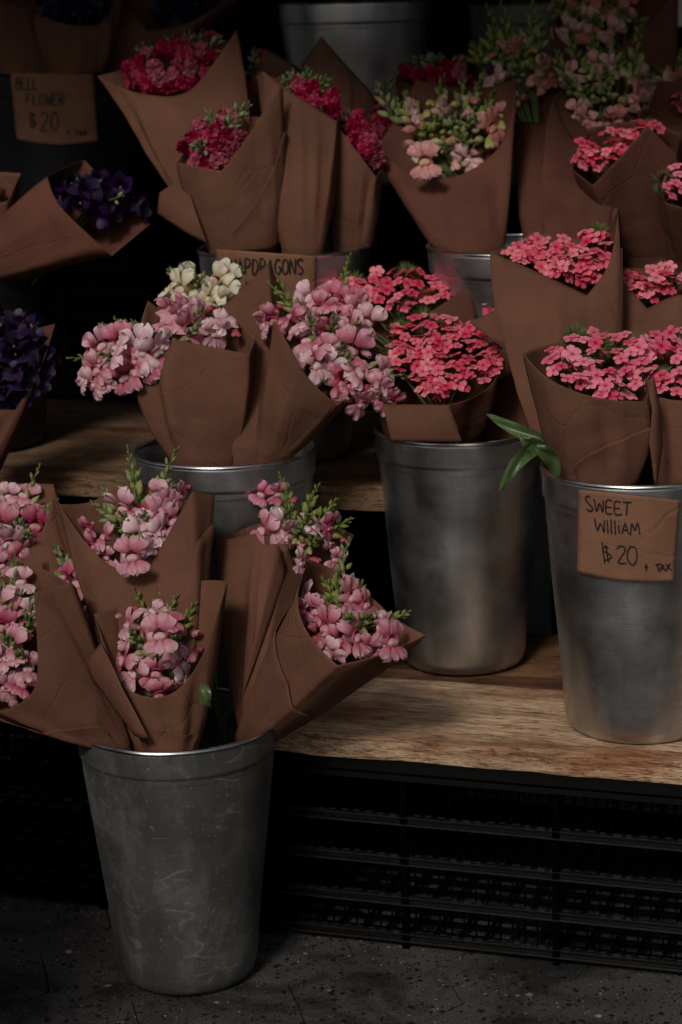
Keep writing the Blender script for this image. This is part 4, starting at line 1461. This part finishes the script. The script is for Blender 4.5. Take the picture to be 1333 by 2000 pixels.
M3 = bouquet('pink', 3.04, [(533, 690, 0), (535, 624, -7), (560, 665, -9), (600, 740, -9), (660, 792, -7), (700, 760, -2), (700, 660, 3), (620, 600, 5), (545, 620, 4)],
             (532, 893, 40, 3.02), BM, 'pale pink snapdragons spilling right over a pointed paper cone',
             [(505, 640), (520, 590), (560, 605), (600, 580), (640, 565), (700, 575), (720, 615), (738, 700), (770, 765), (770, 795), (720, 800), (660, 755), (620, 715), (600, 670), (565, 615)],
             [(530, 562), (683, 508), (547, 552), (650, 610), (668, 665), (793, 740), (700, 620), (600, 600), (690, 700)], seed=10, dome=.03, slope=.35, shift=.0, scale=1.08, podfrac=.1, sp=24)

# --- snapdragons-sign bucket
S1 = bouquet('magenta', 3.38, [(190, 148, -1), (260, 182, -4), (355, 191, -5), (400, 150, -5), (462, 57, -2), (466, 120, 1), (400, 110, 5), (300, 120, 5)],
             (452, 475, 52, 3.30), BS, 'magenta stock in the tall wrap pointing far left, highest in its bucket',
             [(252, 130), (262, 100), (330, 85), (380, 70), (440, 75), (420, 130), (360, 186), (300, 180), (255, 160)], [(268, 88), (375, 60), (400, 65), (435, 72), (330, 70)], seed=11, group='stock bouquets')
S2 = bouquet('magenta', 3.24, [(345, 316, -1), (390, 326, -4), (433, 333, -5), (470, 290, -5), (545, 168, -4), (553, 172, -3), (552, 250, 0), (500, 220, 4), (400, 250, 5)],
             (478, 484, 73, 3.20), BS, 'magenta stock in the front wrap with a tall pointed paper flap',
             [(350, 300), (380, 240), (410, 215), (450, 230), (495, 205), (480, 260), (435, 326), (380, 320)], [(402, 212), (460, 225), (490, 200), (375, 285)], seed=12)
sheet(S2, [(312, 376, 0), (338, 358, -1), (372, 380, -2)], [(308, 418, 1), (360, 452, -1), (405, 476, -2)], 3.24, 5)
S3 = bouquet('magenta', 3.29, [(500, 150, 0), (515, 138, -3), (545, 165, -5), (658, 236, -5), (664, 220, 0), (640, 190, 4), (560, 150, 4)],
             (592, 484, 42, 3.22), BS, 'magenta stock behind the long sloping centre fold',
             [(545, 150), (565, 140), (620, 145), (650, 190), (655, 228), (600, 198)], [(565, 138), (600, 132), (635, 150), (550, 150)], seed=13)
S4 = bouquet('magenta', 3.44, [(590, 125, 0), (628, 70, -2), (680, 130, -2), (738, 190, -1), (742, 260, 2), (660, 200, 5), (600, 150, 4)],
             (640, 470, 42, 3.34), BS, 'rear wrap of stock with a pointed tip below the shaded top bucket', [(665, 235), (700, 200), (770, 195), (780, 250), (745, 320), (690, 280)], [(665, 205), (700, 195), (770, 150)], seed=14)
S5 = bouquet('magenta', 3.30, [(655, 240, -3), (700, 298, -5), (736, 347, -4), (748, 325, 0), (700, 250, 4), (662, 228, 2)],
             (688, 478, 40, 3.27), BS, 'stock in the short right wrap of the snapdragons-sign bucket', [(668, 235), (700, 225), (735, 280), (740, 320), (700, 280)], [(680, 215)], seed=15)
S6 = bouquet('magenta', 3.50, [(485, 160, 0), (500, 120, -2), (518, 93, -2), (585, 130, -2), (610, 160, 1), (540, 150, 4)],
             (560, 470, 32, 3.40), BS, 'small rear wrap with a few pale buds beside the tall left cone', [(490, 130), (500, 100), (520, 100), (520, 140), (495, 180)], [(498, 95), (490, 130)], seed=16)

# --- dark shelf, right
U1 = bouquet('peach', 3.34, [(735, 290, -1), (800, 340, -5), (880, 353, -6), (960, 310, -5), (1000, 250, -4), (1007, 155, -1), (960, 170, 4), (900, 172, 5), (815, 155, 5), (775, 230, 3)],
             (915, 480, 72, 3.28), BU, 'peach and lemon snapdragons in the broad dark wrap beside the magenta stock',
             [(775, 250), (800, 200), (870, 190), (930, 190), (980, 210), (990, 240), (965, 290), (900, 325), (840, 335), (790, 290)],
             [(745, 170), (870, 160), (905, 152), (935, 165), (800, 190), (852, 225), (780, 200), (960, 190), (885, 230), (930, 225), (905, 270), (830, 250), (870, 285)], seed=17, slope=.5, scale=1.1, podfrac=.80)
U0 = bouquet('magenta', 3.52, [(770, 150, -1), (850, 180, -3), (935, 160, -1), (900, 130, 4), (800, 130, 4)],
             (880, 455, 30, 3.46), BU, 'magenta stock behind the peach snapdragons', [(775, 150), (790, 115), (860, 110), (930, 125), (920, 165), (850, 160)], [(790, 110), (860, 112), (920, 115), (835, 105)], seed=18)
U2 = bouquet('peach', 3.47, [(1005, 250, -2), (1022, 235, -4), (1058, 240, -4), (1085, 185, -4), (1130, 170, -1), (1100, 150, 3), (1000, 190, 4)],
             (1075, 470, 50, 3.36), BU, 'tall pale pink snapdragons with long green spikes rising to the top edge',
             [(935, 150), (955, 95), (1000, 75), (1065, 75), (1085, 130), (1060, 200), (1010, 210), (955, 170)], [(952, 20), (978, 12), (1048, 62), (1020, 92), (1036, 5), (1003, 55), (985, 100), (1060, 110), (965, 60), (1062, 20), (930, 95), (1015, 130)], seed=19, slope=.4, podfrac=.6)
U3 = bouquet('peach', 3.42, [(1082, 190, -2), (1108, 262, -5), (1160, 300, -5), (1230, 290, -3), (1262, 220, 1), (1200, 160, 4), (1120, 155, 3)],
             (1125, 470, 60, 3.34), BU, 'pale pink snapdragons between the tall spikes and the coral bouquet',
             [(1090, 195), (1105, 130), (1150, 115), (1205, 130), (1245, 165), (1255, 215), (1220, 245), (1150, 255)], [(1125, 75), (1180, 130), (1252, 60), (1215, 110), (1150, 95), (1105, 150), (1180, 170), (1140, 170), (1200, 80), (1160, 60), (1235, 120), (1095, 110)], seed=20, slope=.4, podfrac=.6)
U4 = bouquet('coral', 3.28, [(1118, 330, -1), (1158, 362, -4), (1200, 320, -5), (1265, 245, -5), (1320, 300, -3), (1330, 260, 2), (1250, 230, 5), (1150, 250, 4)],
             (1275, 500, 62, 3.28), BV, 'coral sweet william in the upper right wrap below the pink snapdragons',
             [(1122, 310), (1140, 265), (1200, 232), (1265, 232), (1298, 250), (1262, 255), (1200, 318), (1163, 352)], seed=21, heads=4, sp=15)
U5 = bouquet('coralpink', 3.22, [(1285, 340, -2), (1300, 395, -5), (1400, 425, -5), (1440, 330, 0), (1350, 320, 5)],
             (1360, 510, 55, 3.22), BV, 'coral pink sweet william at the right edge above the half seen bucket',
             [(1292, 335), (1320, 318), (1420, 320), (1420, 400), (1340, 415), (1302, 375)], seed=22, heads=3)
U6 = bouquet('coral', 3.50, [(1262, 235, -2), (1290, 245, -5), (1340, 240, -5), (1420, 210, 0), (1400, 150, 4), (1290, 143, 3)],
             (1350, 480, 50, 3.36), BV, 'coral sweet william tucked high at the right edge',
             [(1310, 185), (1400, 170), (1400, 215), (1330, 218)], seed=23, heads=2)
U7 = bouquet('peach', 3.62, [(1080, 60, -2), (1135, 115, -5), (1200, 105, -5), (1322, -10, -4), (1325, -60, 0), (1200, -60, 5), (1090, -20, 4)],
             (1240, 330, 70, 3.55), None, 'peach snapdragons in the wrap at the top right corner',
             [(1075, 30), (1090, -20), (1200, -40), (1280, -40), (1235, 40), (1165, 80), (1105, 65)], [(1085, 0), (1150, -20), (1250, 50), (1300, 80), (1190, -10), (1265, 130), (1120, 20), (1160, 40), (1225, 20)], seed=24, slope=.3)

U8 = bouquet('peach', 3.56, [(1225, 235, -2), (1260, 250, -4), (1330, 250, -4), (1400, 200, 0), (1350, 150, 4), (1260, 150, 4)],
             (1330, 460, 55, 3.42), BV, 'cream green snapdragon spikes rising behind the coral bouquet at the far right',
             [(1235, 200), (1240, 140), (1290, 110), (1360, 120), (1370, 200), (1290, 235)], [(1262, 60), (1300, 82), (1328, 110), (1240, 95), (1225, 140), (1280, 130)], seed=40, slope=.3)

# --- tall centre bucket
B2 = bouquet('coral', 3.20, [(690, 645, -1), (740, 690, -3), (800, 636, -4), (915, 560, -5), (935, 600, -3), (925, 516, 0), (860, 560, 4), (700, 580, 4)],
             (905, 850, 62, 3.14), BB, 'wide coral sweet william at the back of the tall centre bucket',
             [(608, 575), (630, 540), (690, 545), (740, 525), (830, 525), (870, 550), (950, 560), (972, 590), (955, 635), (925, 600), (870, 580), (800, 606), (740, 604), (715, 640), (690, 640), (640, 600)],
             seed=25, heads=9, slope=.5, sp=15.5, cap=110)
B1 = bouquet('coral', 3.04, [(735, 762, -1), (760, 790, -5), (830, 794, -6), (885, 790, -6), (940, 772, -5), (975, 735, -3), (981, 690, 0), (950, 650, 4), (850, 620, 5), (770, 660, 3)],
             (845, 864, 90, 3.03), BB, 'round coral sweet william bouquet at the front of the tall centre bucket',
             [(760, 650), (798, 622), (860, 608), (922, 636), (975, 668), (975, 720), (930, 760), (850, 780), (800, 755), (765, 700)],
             seed=26, heads=9, slope=.7, sp=14.5, scale=.92, cap=110)
sheet(B1, [(748, 790, -7), (878, 791, -7)], [(765, 862, -7), (904, 864, -7)], 3.03, 8)
B3 = bouquet('coral', 3.17, [(930, 640, -1), (980, 690, -4), (1035, 700, -3), (1030, 640, 3), (960, 600, 3)],
             (990, 860, 52, 3.13), BB, 'half hidden coral bouquet at the right of the tall centre bucket', [(935, 600), (965, 560), (985, 610), (975, 650)], seed=27, heads=2)

# --- sweet william sign bucket
R1 = bouquet('coral', 2.98, [(958, 492, -1), (1055, 532, -4), (1147, 577, -5), (1196, 515, -4), (1208, 417, -1), (1188, 470, 3), (1100, 465, 5), (1000, 480, 4)],
             (1135, 905, 75, 2.86), BR, 'coral sweet william raised highest behind the signed bucket, pointed flap on its right',
             [(980, 492), (1045, 462), (1100, 455), (1190, 455), (1194, 510), (1155, 560), (1100, 540), (1030, 515)], seed=28, heads=6, slope=.8, sp=14.5, cap=98)
sheet(R1, [(980, 597, 2), (990, 640, 0), (1022, 706, -1)], [(917, 629, 2), (960, 662, 0), (1021, 708, -1)], 2.99, 2)
R4 = bouquet('coral', 3.02, [(1197, 525, -1), (1265, 602, -4), (1333, 567, -5), (1420, 600, -3), (1420, 540, 3), (1222, 520, 3)],
             (1300, 905, 80, 2.90), BR, 'coral sweet william at the right edge behind the signed bucket',
             [(1215, 535), (1250, 520), (1400, 520), (1400, 575), (1290, 595), (1240, 575)], seed=29, heads=4)
R2 = bouquet('coralpink', 2.79, [(1022, 690, -1), (1045, 717, -4), (1080, 747, -6), (1170, 781, -7), (1262, 784, -5), (1270, 740, -1), (1240, 670, 4), (1150, 655, 5), (1060, 675, 4)],
             (1168, 943, 78, 2.745), BR, 'coral pink sweet william in the wide front wrap of the signed bucket',
             [(1050, 708), (1080, 675), (1150, 645), (1240, 650), (1258, 690), (1252, 774), (1170, 774), (1090, 735)], seed=30, heads=7, slope=.8, sp=17.5, scale=1.08)
R3 = bouquet('coralpink', 2.81, [(1258, 745, -1), (1292, 783, -5), (1400, 782, -6), (1440, 720, 0), (1350, 640, 5), (1272, 650, 3)],
             (1352, 948, 72, 2.745), BR, 'coral pink sweet william cut by the right edge in the signed bucket',
             [(1255, 720), (1258, 660), (1290, 636), (1400, 640), (1420, 770), (1300, 775), (1275, 755)], seed=31, heads=5, slope=.8, sp=17.5, scale=1.08)
sheet(R3, [(1278, 735, -7), (1292, 800, -6), (1295, 868, -6), (1284, 942, -6)], [(1262, 742, -6), (1275, 800, -8), (1269, 865, -8), (1279, 944, -7)], 2.78, 4)

# --- bell flowers on the left
L1 = bouquet('purple', 3.32, [(92, 345, -2), (110, 400, -4), (205, 487, -5), (218, 500, -3), (293, 438, 0), (240, 390, 4), (165, 312, 4), (128, 325, 2)],
             (-25, 545, 75, 3.34), BK1, 'purple bell flowers in a wrap leaning far right out of the black bucket',
             [(108, 388), (140, 350), (190, 340), (275, 385), (282, 422), (200, 415), (125, 395)], [(150, 345), (240, 380)], seed=32, slope=.4)
L2 = bouquet('purple', 3.18, [(-60, 700, -1), (-40, 800, -4), (30, 800, -4), (80, 725, -3), (108, 632, 0), (60, 645, 4), (-40, 620, 4)],
             (-60, 930, 55, 3.16), None, 'purple bell flowers at the left edge just above the shelf',
             [(-40, 630), (0, 608), (70, 625), (98, 700), (80, 745), (60, 778), (0, 788), (-40, 780)], [(10, 605), (70, 615)], seed=33, slope=.4)
L3 = bouquet('purple', 3.42, [(-90, 380, -1), (-40, 405, -4), (15, 392, -3), (41, 338, 0), (0, 335, 3), (-60, 340, 3)],
             (-50, 600, 45, 3.38), BK1, 'plain brown wrap cut by the left edge beside the leaning bell flowers', [(-60, 350), (-10, 345), (-10, 370), (-60, 380)], [(-30, 340)], seed=34)
T1 = bouquet('purple', 3.78, [(-60, -40, -1), (-10, -10, -4), (45, 12, -4), (82, -10, 0), (40, -60, 4)], (55, 150, 50, 3.72), BL, 'brown wrap at the top left corner above the bell flower sign', [(60, 0), (90, -30), (130, -30), (120, 15)], [(95, 0)], seed=35)
T2 = bouquet('purple', 3.74, [(70, 22, -1), (120, 47, -4), (190, 50, -4), (240, -5, 0), (150, -30, 4)], (150, 150, 52, 3.70), BL, 'dark purple bell flowers directly above the bell flower sign',
            [(80, 20), (110, -15), (230, -15), (195, 45), (130, 42)], [(120, -20)], seed=36)
T3 = bouquet('purple', 3.80, [(230, -10, -1), (290, 60, -4), (360, 50, -5), (420, 15, -5), (505, -40, -1), (400, -60, 4), (280, -50, 4)], (235, 150, 45, 3.76), BL, 'wide brown wrap of bell flowers right of the sign at the top',
            [(300, 30), (310, -20), (430, -30), (420, 10), (350, 45)], [(330, -20)], seed=37)


# lily-like leaves hanging over the signed bucket's rim
def leaf(parent, pts, wpx, D, seed):
    mb = MB()
    rows = []
    pp = [P(x, y, D + d * .01) for x, y, d in pts]
    n = 16
    def at(u):
        f = u * (len(pp) - 1); i = min(int(f), len(pp) - 2); t = f - i
        p0, p1, p2, p3 = pp[max(i - 1, 0)], pp[i], pp[i + 1], pp[min(i + 2, len(pp) - 1)]
        return .5 * ((2 * p1) + (-p0 + p2) * t + (2 * p0 - 5 * p1 + 4 * p2 - p3) * t * t + (-p0 + 3 * p1 - 3 * p2 + p3) * t ** 3)
    for i in range(n + 1):
        u = i / n
        c = at(u)
        tg = (at(min(1, u + .02)) - at(max(0, u - .02))).normalized()
        s = tg.cross((CAM - c).normalized()).normalized()
        hw = wpx / 2 * D / FPX * math.sin(math.pi * (.06 + .94 * u)) ** .75
        nn = s.cross(tg)
        rows.append([c + s * hw * k + nn * (abs(k) * hw * .35 + .002 * math.sin(u * 9 + k * 3)) for k in (-1, -.6, -.25, 0, .25, .6, 1)])
    mb.grid(rows)
    link('leaf', mb.mesh('leaf', M['lily']), parent)


m, t, p, N, K = mat('lily_leaf')
gr = tex(t, 'Noise', scale=(60, 60, 6), Scale=1, Detail=3)
K(ramp(t, gr.outputs[0], [(.3, (.028, .055, .015)), (.7, (.075, .115, .035))]).outputs[0], p.inputs['Base Color'])
p.inputs['Roughness'].default_value = .4
M['lily'] = m
leaf(R2, [(1082, 880, 0), (1050, 858, -1), (1000, 835, 0), (950, 808, 2)], 27, 2.80, 1)
leaf(R2, [(1085, 890, 0), (1050, 875, -2), (1010, 905, -4), (974, 962, -3)], 29, 2.76, 2)
leaf(R2, [(1085, 900, -1), (1060, 880, -2), (1030, 862, -3), (1025, 850, -3)], 30, 2.76, 3)
leaf(R2, [(1090, 930, -1), (1080, 900, -2), (1060, 880, -3), (1048, 868, -3)], 28, 2.75, 4)
leaf(F1, [(395, 1335, -3), (400, 1350, -4), (402, 1370, -4), (412, 1382, -3)], 24, 2.74, 5)
leaf(F1, [(425, 1470, 6), (430, 1400, 5), (418, 1340, 4), (425, 1300, 4)], 16, 2.86, 6)
leaf(F5, [(455, 1465, 4), (448, 1400, 4), (462, 1345, 3), (450, 1290, 4)], 13, 2.88, 7)
leaf(F5, [(440, 1470, 5), (436, 1420, 4), (452, 1380, 3), (470, 1360, 4)], 15, 2.86, 8)
leaf(R2, [(1100, 925, 2), (1085, 890, 1), (1090, 850, 1), (1078, 820, 2)], 16, 2.84, 9)
blossom_at(F1, 'pink', 312, 1238, 2.725, 1.05, None, .02)
blossom_at(F2, 'pink', 258, 1085, 2.83, 1.05, None, .05)
blossom_at(F6, 'pink', 745, 1250, 2.74, 1.1, Vector((.7, -.7, .1)), -.2)
blossom_at(U1, 'peach', 830, 312, 3.26, 1.15, None, .1)
